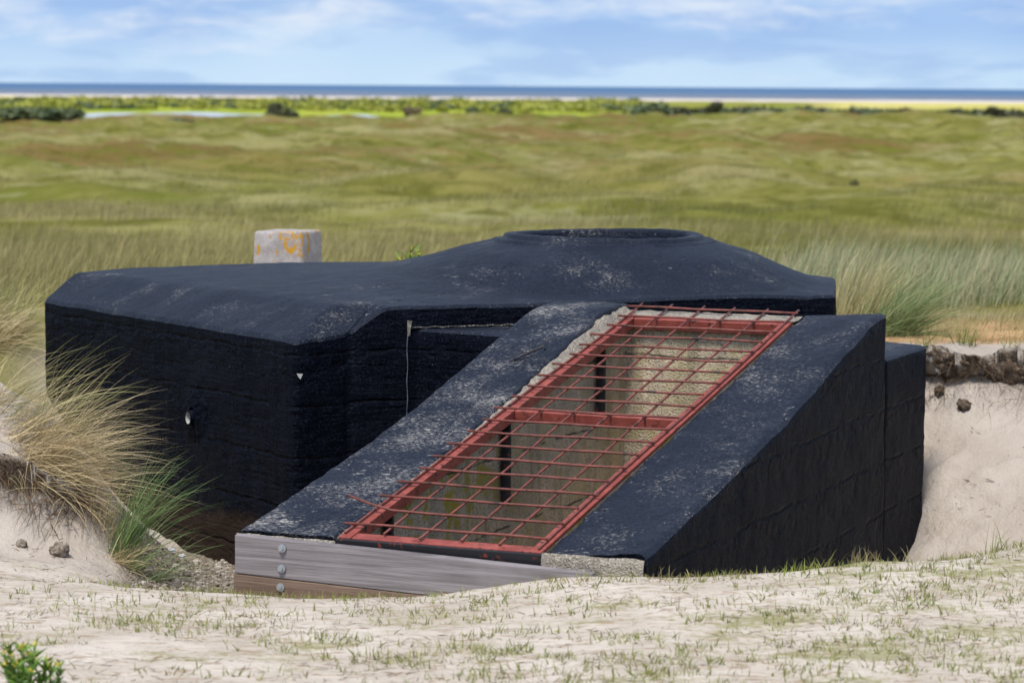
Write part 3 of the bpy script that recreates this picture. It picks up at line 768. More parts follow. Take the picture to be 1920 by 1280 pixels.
ch = np.array([PC[0], PC[1], cp[2]]); NB = np.array([ed[1], -ed[0], 0])
MB().add([ch+NB*.012+ed*.00+up*.01, ch+NB*.012+ed*.036+up*.006, ch+NB*.012+ed*.030-up*.004, ch+NB*.012+ed*.022-up*.018, ch+NB*.012+ed*.012-up*.008], [(0, 4, 3, 2, 1)]).build('bare_chip', material("chip_white", lambda t, p: {'Base Color': t.mix(t.noise(t.pos(), 120), (.5, .47, .43), (.68, .65, .6)), 'Roughness': .9}), bunker)

# joint line where the low block meets the main wall: pale crumbled mortar
jl = [np.array([-.482+.002*math.sin(k*1.1), 12.600, EYE-1.10-.026*k]) for k in range(18)]
JOINT = material("pale_joint_sealant", lambda t, p: {'Base Color': t.mix(t.noise(t.pos(), 35, 3), (.03, .045, .07), (.13, .17, .22)), 'Roughness': .8})
MB().tube(jl, [.0014+.0012*abs(math.sin(k*2.3)) for k in range(18)], 6).build('joint', JOINT, bunker, True)
def crumb(a, b):
    q = np.array([-.478, 12.598, EYE-1.075]); w = .010+.010*b**2
    return q+np.array([.92*(a-.25)*w*1.3, .39*(a-.25)*w*1.3-.014, -.07*(1-b)])
GREYMORTAR = material("grey_mortar", b_raw(False, (.15, .135, .12)))
rough_slab('mortar_crumb', crumb, 10, 26, bunker, GREYMORTAR, .014)

DULLMORTAR = material("dull_mortar", b_raw(False, (.075, .07, .065)))
ml_ = [np.array([-.47+.6*k/16, 12.622+.6*.4195*k/16-.014, EYE-1.112+.003*math.sin(k*2.7)]) for k in range(17)]
MB().tube(ml_, [.0018+.0022*abs(math.sin(k*1.9)) for k in range(17)], 6).build('mortar_line', DULLMORTAR, bunker, True)
# ------------------------------------------------------------------ the steel grate over the stairs
gbase = S(0, .4, GZ0)
grate = thing('safety_grate', tuple(gbase), "red rusty steel bar grate lying over the sloping stair opening of the black bunker", "grate")
SLV = LX+np.array([0, 0, GSL]); SLV_U = SLV/np.linalg.norm(SLV); NRM = np.cross(CX, SLV_U)
NRM = NRM if NRM[2] > 0 else -NRM
def G(s, t_, h): return S(s, t_, gz(s))+NRM*h
def rail(name, p, q, wv, wid, hgt, mat=RED):
    p, q = np.array(p), np.array(q)
    return MB().box(p, q-p, wv*wid, -NRM*hgt).build(name, mat, grate, False, .003)
rail('side_rail', G(-.01, .003, 0), G(3.02, .003, 0), CX, .05, .045); rail('side_rail', G(-.01, .757, 0), G(3.02, .757, 0), CX, .048, .045)
rail('cross_rail', G(2.955, .055, -.003), G(2.955, .755, -.003), SLV_U, .055, .05)
rail('cross_rail', G(1.535, .055, -.003), G(1.535, .755, -.003), SLV_U, .05, .045)
rail('cross_rail', G(-.005, .055, -.003), G(-.005, .755, -.003), SLV_U, .055, .03)
MB().box(G(-.026, .0, -.004), CX*.81, SLV_U*.014, -NRM*.06).build('front_plate', BLKSTEEL, grate, False, .002)
def rod(pts, rad=.0050): return MB().tube(pts, rad, 8).build('rod', ROD, grate, True)
for k in range(6):
    tt = .018+.1535*k; e0 = .02+.012*math.sin(k*2.3)
    rod([G(e0+ (3.17-e0)*j/8, tt+.004*math.sin(k*3+j*1.1), .007+.002*math.sin(j*1.7+k)) for j in range(9)])
for k in range(20):
    s = .085+.158*k; tl = -.014+.012*math.sin(k*1.9); tr = .795+.010*math.sin(k*2.7)
    if k == 1: pts = [G(s+.03, -.085, .055), G(s+.018, .0, .034), G(s+.003, .10, .019), G(s, .25, .017), G(s, .5, .017), G(s, tr, .017)]
    else: pts = [G(s+.003*math.sin(k*5+j), tl+(tr-tl)*j/5, .0175+.002*math.sin(k*2+j*2)) for j in range(6)]
    rod(pts, .0050)
for s in (.36, 1.50, 2.60):
    for t_, sg in ((.012, 1), (.798, -1)):
        L_ = .33; top = S(s, t_, gz(s)-.045)
        leg = MB().box(top, CX*sg*.006, LX*.045, (0, 0, -L_)).build('leg', RED, grate, False, .001)
        MB().box(top-LX*.006, CX*sg*.044, LX*.006, (0, 0, -L_)).build('flange', BLKSTEEL, leg, False, .001)
        MB().tube([top+CX*sg*.007+LX*.03+np.array([0, 0, -.24]), top+CX*sg*.016+LX*.03+np.array([0, 0, -.24])], .009, 6).build('bolt', RED, leg)

# ------------------------------------------------------------------ retaining boards in front of the stairs
def plank_pt(u, v, s=-.075):
    d = ray(u, v); a = S(s, 0, -EYE); k = (a[:2]@LX[:2])/(d[:2]@LX[:2]); p = d*k; p[2] += EYE; return p
bl = plank_pt(440, 1002); br = plank_pt(1100, 1074)
rw = thing('retaining_wall', tuple(bl+np.array([0, 0, -.3])), "low retaining wall of two bolted timber boards holding sand in front of the bunker stairs", "retaining wall")
ax = br-bl; axu = ax/np.linalg.norm(ax); dn = np.array([0, 0, -1.0])
H1 = .143
MB().box(bl, ax+axu*.02, LX*.045, dn*H1).build('board', WOOD, rw, False, .004)
b2 = bl+dn*(H1+.003)-axu*.004
o = MB().box(b2-LX*.004, ax-axu*.3, LX*.045, dn*.16).build('board', WOOD2, rw, False, .004); o['label'] = "browner lower board"
def disc(p, r, th, n=20):
    return MB().tube([p, p-LX*th], r, n)
for (u, v) in ((529, 1027.5), (528, 1065.5), (526, 1100.5)):
    c = plank_pt(u, v, -.081)
    bolt = MB().tube([c, c-LX*.012], .0085, 6).build('bolt', ZINC, rw)
    MB().tube([c+LX*.003, c-LX*.003], .0155, 20).build('washer', ZINC, bolt)

# ------------------------------------------------------------------ stone block standing behind the roof
def stone():
    yb = 17.6; p0 = at_y(489, 506, yb); p1 = at_y(583, 506, yb); pt = at_y(489, 434, yb)
    w = p1[0]-p0[0]; zt = pt[2]; zb = hz(p0[0], yb)-.15; dep = .34
    a = np.array([1, -.06, 0]); a /= np.linalg.norm(a); bvec = np.array([.32, .95, 0]); bvec /= np.linalg.norm(bvec)
    ctr = np.array([p0[0]+w/2, yb+dep/2, zb])
    st = thing('stone_post', tuple(ctr), "squat grey stone post with orange lichen spots standing behind the black roof", "stone post")
    import bmesh
    bm = bmesh.new(); vs = []
    for z, k in ((zb, 1.06), (zt, .97)):
        for i, j in ((-1, -1), (1, -1), (1, 1), (-1, 1)):
            q = ctr+a*i*w/2*k+bvec*j*dep/2*k; vs.append(bm.verts.new((q[0], q[1], z)))
    for f in ((3, 2, 1, 0), (4, 5, 6, 7), (0, 1, 5, 4), (1, 2, 6, 5), (2, 3, 7, 6), (3, 0, 4, 7)): bm.faces.new([vs[i] for i in f])
    bmesh.ops.bevel(bm, geom=list(bm.edges), offset=.022, segments=3, profile=.6, affect='EDGES')
    bmesh.ops.subdivide_edges(bm, edges=list(bm.edges), cuts=6, use_grid_fill=True)
    bmesh.ops.triangulate(bm, faces=bm.faces)
    me = bpy.data.meshes.new('stone_block'); bm.to_mesh(me); bm.free()
    co = np.zeros(len(me.vertices)*3, np.float32); me.vertices.foreach_get('co', co); co = co.reshape(-1, 3)
    for ax_ in range(3): co[:, ax_] += .006*fbm(co[:, 0]*9+ax_*5, co[:, 1]*9, co[:, 2]*9, 3)
    me.vertices.foreach_set('co', co.ravel()); me.polygons.foreach_set('use_smooth', [True]*len(me.polygons)); me.update()
    link('stone_block', me, STONE, st)
stone()

# ------------------------------------------------------------------ grass
def blades(root, azi, lean, length, curve, width, tone, nseg=6, twist=None):
    N = len(root); root = np.asarray(root, float)
    azi, lean, length, curve, width, tone = [np.broadcast_to(np.asarray(a, float), (N,)) for a in (azi, lean, length, curve, width, tone)]
    tw = rng.uniform(-1.2, 1.2, N) if twist is None else np.broadcast_to(twist, (N,))
    p = root.copy(); rows = []
    h = np.stack([np.cos(azi), np.sin(azi), np.zeros(N)], -1); sd = np.stack([-np.sin(azi), np.cos(azi), np.zeros(N)], -1)
    for k in range(nseg+1):
        s = k/nseg; ph = np.minimum(lean+curve*s*s, 2.7)
        tg = h*np.sin(ph)[:, None]+np.array([0, 0, 1.])*np.cos(ph)[:, None]
        nn = np.cross(tg, sd); wv = sd*np.cos(tw)[:, None]+nn*np.sin(tw)[:, None]
        w = width*(1-s**1.6*.93)*(.75+.25*min(1, s*5))
        rows.append(np.stack([p-wv*w[:, None]/2, p+wv*w[:, None]/2], 1))
        p = p+tg*(length/nseg)[:, None]
    R = np.stack(rows, 1)                      # N, nseg+1, 2, 3
    v = R.reshape(-1, 3); b = (np.arange(N)*(nseg+1)*2)[:, None]; k = np.arange(nseg)[None, :]*2
    q = np.stack([b+k, b+k+1, b+k+3, b+k+2], -1).reshape(-1, 4)
    rep = (nseg+1)*2
    return v, q, dict(tone=np.repeat(tone, rep), rnd=np.repeat(rng.uniform(0, 1, N), rep))
def join(parts):
    V = []; Q = []; A = {}; o = 0
    for v, q, a in parts:
        V.append(v); Q.append(q+o); o += len(v)
        for k, x in a.items(): A.setdefault(k, []).append(x)
    return np.vstack(V), np.vstack(Q), {k: np.concatenate(x) for k, x in A.items()}
def grass_obj(name, parts, mat, parent=None):
    v, q, a = join(parts); return link(name, mesh_arrays(name, v, q, attrs=a), mat, parent)
def U(a, b, n): return rng.uniform(a, b, n)
def roots_at(cx, cy, rx, ry, n, sink=.01):
    r = np.sqrt(U(0, 1, n)); a = U(0, 2*pi, n); x = cx+rx*r*np.cos(a); y = cy+ry*r*np.sin(a)
    return np.stack([x, y, height(x, y, False)-sink], -1)
def N_(m_, s, n): return rng.normal(m_, s, n)

def tuft(label, cx, cy, specs, mats=None, base=None, name='marram_tuft', cat='grass tuft', group=None):
    t_ = thing(name, (cx, cy, hz(cx, cy)), label, cat, group)
    for nm, mat, parts in specs: grass_obj(nm, parts, mat, t_)
    return t_
def sheaf(cx, cy, rx, ry, n, azm, azs, lean, leans, L0, L1, c0, c1, w0, w1, tone0, tone1, nseg=8, sink=.01):
    return blades(roots_at(cx, cy, rx, ry, n, sink), N_(azm, azs, n), np.clip(N_(lean, leans, n), .02, 2.2), U(L0, L1, n), U(c0, c1, n), U(w0, w1, n), U(tone0, tone1, n), nseg)

MG = 'marram tufts beside the bunker'
# big bleached tuft on the left dune
tuft("large bleached marram tuft sweeping right over the left dune against the black wall", -2.0, 11.4, [
    ('dry_leaves', MARRAM, [sheaf(-1.98, 11.28, .16, .10, 190, -.15, .55, 1.1, .34, .24, .54, .25, .85, .0022, .004, .75, 1.0), sheaf(-1.93, 11.22, .15, .10, 420, -.22, .50, 1.20, .32, .28, .58, .25, .8, .0022, .0038, .8, 1.0),
                            sheaf(-1.90, 11.16, .15, .07, 300, -.4, .5, 1.45, .22, .2, .46, .2, .8, .002, .0036, .75, 1.0), sheaf(-2.1, 11.13, .14, .05, 130, -1.0, .8, 1.5, .4, .12, .3, .5, 1.3, .002, .0034, .7, 1.0)]),
    ('green_leaves', MARRAM, [sheaf(-1.96, 11.34, .16, .10, 50, -.05, .4, 1.05, .22, .32, .60, .2, .7, .0026, .004, .0, .45)])], group=MG)
tuft("taller mixed green and straw marram tuft at the top of the left dune", -2.2, 11.7, [
    ('dry_leaves', MARRAM, [sheaf(-2.14, 11.38, .20, .10, 110, .0, .55, 1.05, .3, .18, .40, .3, .9, .002, .0036, .55, 1.0), sheaf(-2.3, 11.4, .15, .18, 70, -.2, .8, .9, .35, .2, .4, .4, 1.1, .002, .0034, .6, 1.0)]),
    ('green_leaves', MARRAM, [sheaf(-2.08, 11.40, .18, .10, 64, .1, .4, 1.0, .24, .28, .52, .25, .75, .0024, .0038, .0, .4)])], group=MG)
tuft("small fresh green marram tuft at the foot of the left dune beside the gravel", -1.62, 11.0, [
    ('green_leaves', MARRAM_GREEN, [sheaf(-1.58, 10.98, .05, .05, 150, -.05, .5, .45, .25, .30, .56, .4, 1.15, .003, .0046, .0, .25), sheaf(-1.5, 10.9, .08, .05, 60, -.15, .5, 1.05, .2, .18, .40, .3, .8, .0028, .004, .0, .5)]),
    ('dry_leaves', MARRAM, [sheaf(-1.57, 10.92, .06, .05, 150, -.3, .9, 1.1, .35, .08, .24, .3, 1.0, .0022, .0036, .75, 1.0), sheaf(-1.66, 11.08, .06, .06, 110, -.4, 1.0, .5, .4, .12, .28, .4, 1.3, .0022, .0035, .75, 1.0)])], group=MG)
tuft("thick marram tuft behind the left end of the black wall, seen at the left edge", -3.0, 15.2, [
    ('dry_leaves', MARRAM, [sheaf(-2.98, 15.0, .24, .26, 600, .0, .7, 1.05, .35, .25, .46, .4, 1.2, .003, .005, .6, 1.0)]),
    ('green_leaves', MARRAM, [sheaf(-3.0, 15.4, .26, .28, 340, .1, .6, .65, .3, .25, .42, .4, 1.0, .003, .005, .0, .55)])], group=MG)
# right side, beside the low block
tuft("green marram tuft leaning right behind the corner of the black stair wall", 1.95, 14.9, [
    ('green_leaves', MARRAM_GREEN, [sheaf(2.0, 14.75, .16, .16, 620, .0, .6, .80, .3, .26, .52, .3, 1.0, .003, .005, .0, .7)])], group=MG)
tuft("upright yellow green marram tuft right behind the end of the black roof", 1.95, 15.8, [
    ('green_leaves', MARRAM, [sheaf(1.95, 15.8, .16, .2, 330, .2, .5, .35, .22, .35, .62, .25, .9, .003, .005, .1, .9)])], group=MG)

# marram bank on the right, background meadow grass, both beyond counting
def scatter(n, ymin, ymax, half, bias=1.0):
    y = ymin*(ymax/ymin)**(U(0, 1, n)**bias); x = U(-1, 1, n)*half*y; return x, y
def clump_grass(name, xs, ys, per, hmin, hmax, spread, w, tone_f, label, cat, mat=MEADOW, wind=.0, nseg=3):
    n = len(xs); X = np.repeat(xs, per)+N_(0, 1, n*per)*np.repeat(spread, per); Yv = np.repeat(ys, per)+N_(0, 1, n*per)*np.repeat(spread, per)
    z = height(X, Yv)-.02; hs = np.repeat(U(hmin, hmax, n), per)*U(.55, 1.1, n*per)
    tone = np.clip(np.repeat(tone_f(xs, ys), per)+N_(0, .30, n*per), 0, 1)
    ok = z > -60
    p = blades(np.stack([X, Yv, z], -1), N_(wind, .8, n*per), np.abs(N_(.30, .22, n*per)), hs, U(.2, .9, n*per), np.broadcast_to(np.repeat(w, per), n*per), tone, nseg)
    o = grass_obj(name, [p], mat); return tag(o, label, cat, kind='stuff')
n = 560
xs = U(1.6, 6.2, n); ys = U(18.6, 24, n)
keep = (ys > 19.2+.9*pnoise(xs*1.1, ys*.0, 3.3)) & (xs > .13*ys-.75); xs, ys = xs[keep], ys[keep]
BELT = b_blade((.19, .26, .125), (.56, .49, .31))
clump_grass('marram_grass', xs, ys, 26, .30, .54, np.full(len(xs), .12), np.full(len(xs), .0058), lambda x, y: .55+1.0*fbm(x*.9, y*.9, 6, 2), "belt of tall blue green and straw marram grass behind the bunker on the right", "grass", BELT, .1, 4)
xs, ys = scatter(900, 16.6, 24, .26); k = (xs < 1.4) | (ys > 22); xs, ys = xs[k], ys[k]
k = ~in_poly(xs, ys, [(-1.75, 17.2), (-1.0, 17.2), (-1.0, 18.3), (-1.75, 18.3)]); xs, ys = xs[k], ys[k]
clump_grass('pale_grass', xs, ys, 26, .16, .36, np.full(len(xs), .09), np.full(len(xs), .005), lambda x, y: .62+.7*fbm(x*.6, y*.6, 2, 2), "pale seeding grass along the back of the black roof", "grass", MEADOW, .1, 4)
xs, ys = scatter(24000, 21, 300, .27, .9)
kk = fbm(xs/7, ys/12, 5.5, 3)+.35*fbm(xs/2, ys/3, 1.5, 2) > -.06-.25*(ys < 60); xs, ys = xs[kk], ys[kk]
clump_grass('meadow_grass', xs, ys, 12, .14, .34, .09+ys*.0030, .004+ys*.00012, lambda x, y: .5+.18*(y < 60)+1.6*fbm(x/9, y/14, 8, 3), "rough tufted grass covering the rolling dune meadow", "grass", MEADOW, .1, 2)

xs = U(1.7, 4.2, 1500); ys = U(14.25, 19.4, 1500)
clump_grass('dry_grass', xs, ys, 14, .03, .10, np.full(1500, .06), np.full(1500, .0035), lambda x, y: .8+.5*fbm(x*.9, y*.9, 2, 2), "low dry orange grass on the flat behind the eroded bank", "grass", SHORT, .1, 3)
# short sparse growth on the trodden sand in front
n = 12000
y = 6.2*(10.2/6.2)**U(0, 1, n); x = U(-1, 1, n)*.27*y
dens = .6*fbm(x*1.3, y*1.6, 4.0, 3)+.07*x+.55*fbm(x*5, y*6, 2.0, 3)+.12*rng.normal(size=n)
kp = dens > .04; x, y = x[kp], y[kp]
st_, tt_ = toST(x, y); kp = ~((st_ > -.1) & (tt_ > -.5) & (tt_ < 1.25)); x, y = x[kp], y[kp]
per = 4; n = len(x)
X = np.repeat(x, per)+N_(0, .012, n*per); Yv = np.repeat(y, per)+N_(0, .012, n*per)
o = grass_obj('sand_grass', [blades(np.stack([X, Yv, height(X, Yv, False)-.004], -1), U(-pi, pi, n*per), np.abs(N_(.55, .35, n*per)), U(.012, .045, n*per), U(.2, 1.1, n*per), U(.0025, .0055, n*per), np.clip(np.repeat(rng.normal(.25, .25, n), per), 0, 1), 3)], SHORT)
tag(o, "short sparse green grass growing through the trodden sand in front", "grass", kind='stuff')
# brown dead bits lying on the sand
n = 11000; y = 6.2*(10.3/6.2)**U(0, 1, n); x = U(-1, 1, n)*.27*y
kp = fbm(x*2, y*3, 9.0, 3) > -.05; x, y = x[kp], y[kp]; n = len(x)
pa = [blades(np.stack([x, y, height(x, y, False)+.001], -1), U(-pi, pi, n), U(1.25, 1.5, n), U(.012, .05, n), U(-.1, .4, n), U(.0015, .0035, n), U(.2, 1, n), 2)]
n = 700; x = U(-2.6, -1.45, n); y = U(10.2, 11.05, n); kp = fbm(x*5, y*6, 2.2, 3) > .02; x, y = x[kp], y[kp]; n = len(x)
pa.append(blades(np.stack([x, y, height(x, y, False)+.001], -1), U(-pi, pi, n), U(1.2, 1.5, n), U(.01, .045, n), U(-.2, .5, n), U(.002, .004, n), U(0, .6, n), 3))
n = 500; x = U(1.8, 3.3, n); y = U(12.2, 13.4, n); kp = fbm(x*4, y*6, 4.2, 3) > .05; x, y = x[kp], y[kp]; n = len(x)
pa.append(blades(np.stack([x, y, height(x, y, False)+.002], -1), U(-pi, pi, n), U(1.2, 1.5, n), U(.015, .07, n), U(-.2, .5, n), U(.002, .004, n), U(0, .6, n), 3))
tag(grass_obj('plant_litter', pa, ROOTS), "brown dead grass bits and rootlets scattered on the sand", "plant litter", kind='stuff')

# clumps growing at the foot of the right wall
for lab, u, v, hgt, nb in (("yellow dry grass clump at the foot of the right wall near the bare concrete end", 1243, 1066, .045, 16), ("green grass clump against the foot of the black right wall, left one of two", 1490, 1058, .05, 26),
                           ("greener grass clump against the foot of the black right wall, broader of two", 1538, 1056, .06, 42), ("dry brown and green grass clump below the middle of the right wall", 1622, 1050, .06, 34),
                           ("single bent dry grass sprig near the right corner of the wall", 1702, 1048, .06, 7), ("long bent grass clump on the sand crest right of the bunker", 1870, 1018, .10, 26), ("low green grass clump just right of the bunker corner", 1768, 1034, .04, 40)):
    d = ray(u, v); best = None
    for yy in np.arange(8.6, 10.4, .02):
        p = d*(yy/d[1]); dz = abs(p[2]+EYE-hz(p[0], yy))
        if best is None or dz < best[0]: best = (dz, p[0], yy)
    _, cx, cy = best
    dryish = 'dry' in lab
    tuft(lab, cx, cy, [('blades', SHORT, [sheaf(cx, cy, .03+nb*.0008, .02, nb, .3, 1.6, .5, .35, hgt*.5, hgt*1.4, .2, 1.0, .0025, .0045, .6 if dryish else .0, 1.0 if dryish else .45, 5)])], name='grass_clump', group='grass clumps along the right wall')

for lab, cx, cy, nb in (("small green grass clump on the lip of the eroded bank, nearest the bunker", 2.09, 13.98, 40), ("bright green grass clump on the middle of the eroded bank's lip", 2.30, 13.86, 46), ("green grass clump hanging over the eroded bank near the picture's right edge", 2.47, 13.66, 34)):
    tuft(lab, cx, cy, [('blades', SHORT, [sheaf(cx, cy, .06, .04, nb, .2, 1.4, .6, .35, .06, .17, .2, 1.0, .003, .005, .0, .35, 5)])], name='grass_clump', group='grass clumps on the bank')
# ------------------------------------------------------------------ eroded sod edges
def lump(c, r, seed, sq=(1, 1, .8)):
    n1, n2 = 14, 22
    th, ph = np.meshgrid(np.linspace(.02, pi-.02, n1), np.arange(n2)*2*pi/n2, indexing='ij')
    d = np.stack([np.sin(th)*np.cos(ph), np.sin(th)*np.sin(ph), np.cos(th)], -1)
    k = 1+.70*fbm(d[..., 0]*1.5+seed, d[..., 1]*1.5, d[..., 2]*1.5, 3)+.32*fbm(d[..., 0]*6, d[..., 1]*6+seed, d[..., 2]*6, 2)
    return (c+d*(r*k)[..., None]*np.array(sq)).reshape(-1, 3), grid_quads(n1, n2, True)
def b_sod(t, p):
    P = t.pos(); n = t.noise(P, 18, 5, .65); f = t.noise(P, 120, 3, .65)
    col = t.mix(t.step(n, .42, .62), (.095, .060, .035), (.29, .225, .165)); col = t.mix(t.math('MULTIPLY', t.step(t.noise(t.map(P, (1, 1, .35)), 70, 4, .7), .46, .6), .85), col, (.055, .036, .02))
    top = t.step(t.math('ADD', t.attr('below'), t.math('MULTIPLY', t.math('SUBTRACT', n, .5), .5)), .42, .26); col = t.mix(top, col, (.52, .455, .39))
    return {'Base Color': col, 'Roughness': 1.0, 'Normal': t.bump(t.math('ADD', n, f), 1.0, .02)}
SOD = material("root_bound_sod", b_sod)
def b_clod(t, p):
    P = t.pos(); n = t.noise(P, 30, 5, .65); f = t.noise(P, 180, 3, .65)
    col = t.mix(t.step(n, .4, .6), (.22, .16, .11), (.46, .39, .32)); col = t.mix(t.step(f, .56, .7), col, (.10, .07, .05))
    return {'Base Color': col, 'Roughness': 1.0, 'Normal': t.bump(t.math('ADD', n, f), 1.0, .015)}
def b_clod2(t, p):
    P = t.pos(); n = t.noise(P, 30, 5, .65); f = t.noise(P, 150, 3, .7)
    col = t.mix(t.step(n, .4, .62), (.10, .065, .04), (.25, .185, .13)); col = t.mix(t.step(f, .5, .66), col, (.045, .03, .018))
    return {'Base Color': col, 'Roughness': 1.0, 'Normal': t.bump(t.math('ADD', n, f), 1.0, .02)}
CLOD_DARK = material("root_clod", b_clod2)
CLOD = material("sand_clod", b_clod)
def sod_edge(label, line, rr, drop, nroot, ln):
    line = np.array(line); c0 = line.mean(0); th_ = thing('sod_edge', (c0[0], c0[1], hz(c0[0], c0[1])), label, 'sod edge')
    seg = np.r_[0, np.cumsum(np.hypot(*np.diff(line, axis=0).T))]; nu = int(seg[-1]/.012); nv = 34
    su = np.linspace(0, seg[-1], nu); x = np.interp(su, seg, line[:, 0]); y = np.interp(su, seg, line[:, 1])
    tx, ty = np.gradient(x), np.gradient(y); tl = np.hypot(tx, ty); nx, ny = ty/tl, -tx/tl      # outward: towards the viewer's side
    sg_ = np.sign(-ny).mean(); nx, ny = nx*sg_, ny*sg_
    dr = np.maximum(.02, drop[0]+(drop[1]-drop[0])*np.clip(.45+1.2*fbm(su*2.3, 0*su, c0[0], 2)+.7*fbm(su*9, 0*su, c0[0]+4, 3), .04, 1.2))
    P = []
    for j in range(nv):
        f = j/(nv-1); X = x-nx*.16*(1-min(1, f/.3)); Y = y-ny*.16*(1-min(1, f/.3))
        zt = height(x-nx*.12, y-ny*.12, False)
        Z = np.where(f < .3, height(X, Y, False)*1.0+.012*(f/.3), zt+.012-dr*max(0, (f-.3)/.7))
        out = (.045*math.sin(pi*min(1, f/.3)/2) if f < .3 else .045*math.cos(pi*.62*(f-.3)/.7))
        nz = .06*fbm(x*6, y*6, Z*9, 4)+.022*fbm(x*24, y*24, Z*30, 3)
        o_ = out+nz*min(1, f*3.2); P.append(np.stack([X+nx*o_, Y+ny*o_, Z+.35*nz*min(1, f*4)], -1))
    link('sod', mesh_arrays('sod', np.array(P).reshape(-1, 3), grid_quads(nv, nu), attrs=dict(below=np.repeat(np.linspace(0, 1, nv), nu))), SOD, th_)
    q = U(0, len(line)-1.001, nroot); a = q.astype(int); p = line[a]+(line[a+1]-line[a])*(q-a)[:, None]
    x = p[:, 0]; y = p[:, 1]-U(-.02, .05, nroot); z = height(x, y+.09, False)-U(.0, drop[1]+.03, nroot)
    grass_obj('hanging_roots', [blades(np.stack([x, y, z], -1), N_(-pi/2, .9, nroot), U(1.2, 2.3, nroot), U(.03, .10, nroot)+U(0, 1, nroot)**4*.24, U(.2, 1.5, nroot), U(.0015, .0045, nroot), U(0, 1, nroot), 5)], ROOTS, th_)
sod_edge("overhanging sod edge with dark roots under the marram of the left dune", [(-2.75, 11.10), (-2.4, 11.07), (-2.1, 11.06), (-1.85, 11.08), (-1.68, 11.13)], None, (.03, .13), 1300, 0)
sod_edge("eroded sod edge with dark hanging roots along the sand bank right of the bunker", [(1.9, 13.98), (2.15, 13.77), (2.5, 13.52), (3.1, 13.14), (3.7, 12.82), (4.3, 12.5), (4.9, 12.3), (5.4, 12.2)], None, (.03, .36), 2600, 0)

# loose clods and pale pebbles
def drop_px(u, v, y0, y1):
    d = ray(u, v); b = None
    for yy in np.arange(y0, y1, .02):
        p = d*(yy/d[1]); dz = abs(p[2]+EYE-hz(p[0], yy))
        if b is None or dz < b[0]: b = (dz, p[0], yy)
    return b[1], b[2]
for lab, u, v, r, y0, y1, mt in (("pale crumbling sand clod lying on the left sand slope", 112, 1040, .040, 10.0, 10.9, CLOD), ("round brown root clod on the sand slope under the right bank", 1808, 762, .034, 12.8, 13.6, SOD),
                                 ("small brown root clod beside the bunker corner below the bank edge", 1762, 742, .03, 12.9, 13.8, SOD),
                                 ("small pale sand clod on the left sand slope near the picture edge", 40, 1022, .022, 10.1, 10.9, CLOD)):
    x, y = drop_px(u, v, y0, y1); v_, q_ = lump(np.array([x, y, hz(x, y)+r*.35]), r, u*.13)
    if mt is SOD: mt = CLOD_DARK
    tag(link('clod', mesh_arrays('clod', v_, q_), mt), lab, 'clod', 'loose clods on the sand')
PEB = material("pebble", lambda t, p: {'Base Color': t.mix(t.noise(t.pos(), 40, 3), (.22, .19, .16), (.48, .44, .40)), 'Roughness': .85})
WHITE = material("white_pebble", lambda t, p: {'Base Color': t.mix(t.noise(t.pos(), 60, 3), (.5, .52, .53), (.72, .73, .74)), 'Roughness': .8})
for lab, u, v, r in (("white pebble on the gravel by the black wall, larger of the two", 321, 1022, .015), ("small white pebble on the gravel right of the larger one", 341, 1028, .011)):
    x, y = drop_px(u, v, 10.8, 12.0); v_, q_ = lump(np.array([x, y, hz(x, y)+r*.3]), r, u*.3, (1.3, 1, .8))
    tag(link('pebble', mesh_arrays('pebble', v_, q_, smooth=False), WHITE), lab, 'pebble', 'white pebbles on the gravel')
n = 4200; y = U(10.35, 12.9, n); x = np.interp(y, [10.3, 11.2, 12, 13.2], [-1.45, -1.56, -1.72, -2.2])+U(0, 1, n)**1.1*.95; z = height(x, y, False); V = []; Q = []
ico = np.array([[0, 0, 1], [.89, 0, .45], [.28, .85, .45], [-.72, .53, .45], [-.72, -.53, .45], [.28, -.85, .45], [.72, .53, -.45], [-.28, .85, -.45], [-.89, 0, -.45], [-.28, -.85, -.45], [.72, -.53, -.45], [0, 0, -1]])
icof = np.array([(0, 1, 2), (0, 2, 3), (0, 3, 4), (0, 4, 5), (0, 5, 1), (1, 6, 2), (2, 7, 3), (3, 8, 4), (4, 9, 5), (5, 10, 1), (6, 7, 2), (7, 8, 3), (8, 9, 4), (9, 10, 5), (10, 6, 1), (11, 7, 6), (11, 8, 7), (11, 9, 8), (11, 10, 9), (11, 6, 10)])
rad = rng.lognormal(math.log(.0055), .45, n); sc = U(.6, 1.3, (n, 3)); sc[:, 2] *= .7
jit = 1+.25*rng.normal(size=(n, 12, 1))*.6
Vv = ico[None]*rad[:, None, None]*sc[:, None]*jit+np.stack([x, y, z+rad*.2], -1)[:, None]
rn = np.repeat(U(0, 1, n), 12)
PEBS = material("gravel_stones", lambda t, p: {'Base Color': t.mix(t.attr('rnd'), (.12, .095, .07), (.46, .41, .35)), 'Roughness': .85})
tag(link('gravel', mesh_arrays('gravel', Vv.reshape(-1, 3), tris=(icof[None]+12*np.arange(n)[:, None, None]).reshape(-1, 3), smooth=False, attrs=dict(rnd=rn)), PEBS), "loose brown and grey gravel in the hollow between the left dune and the bunker", "gravel", kind='stuff')

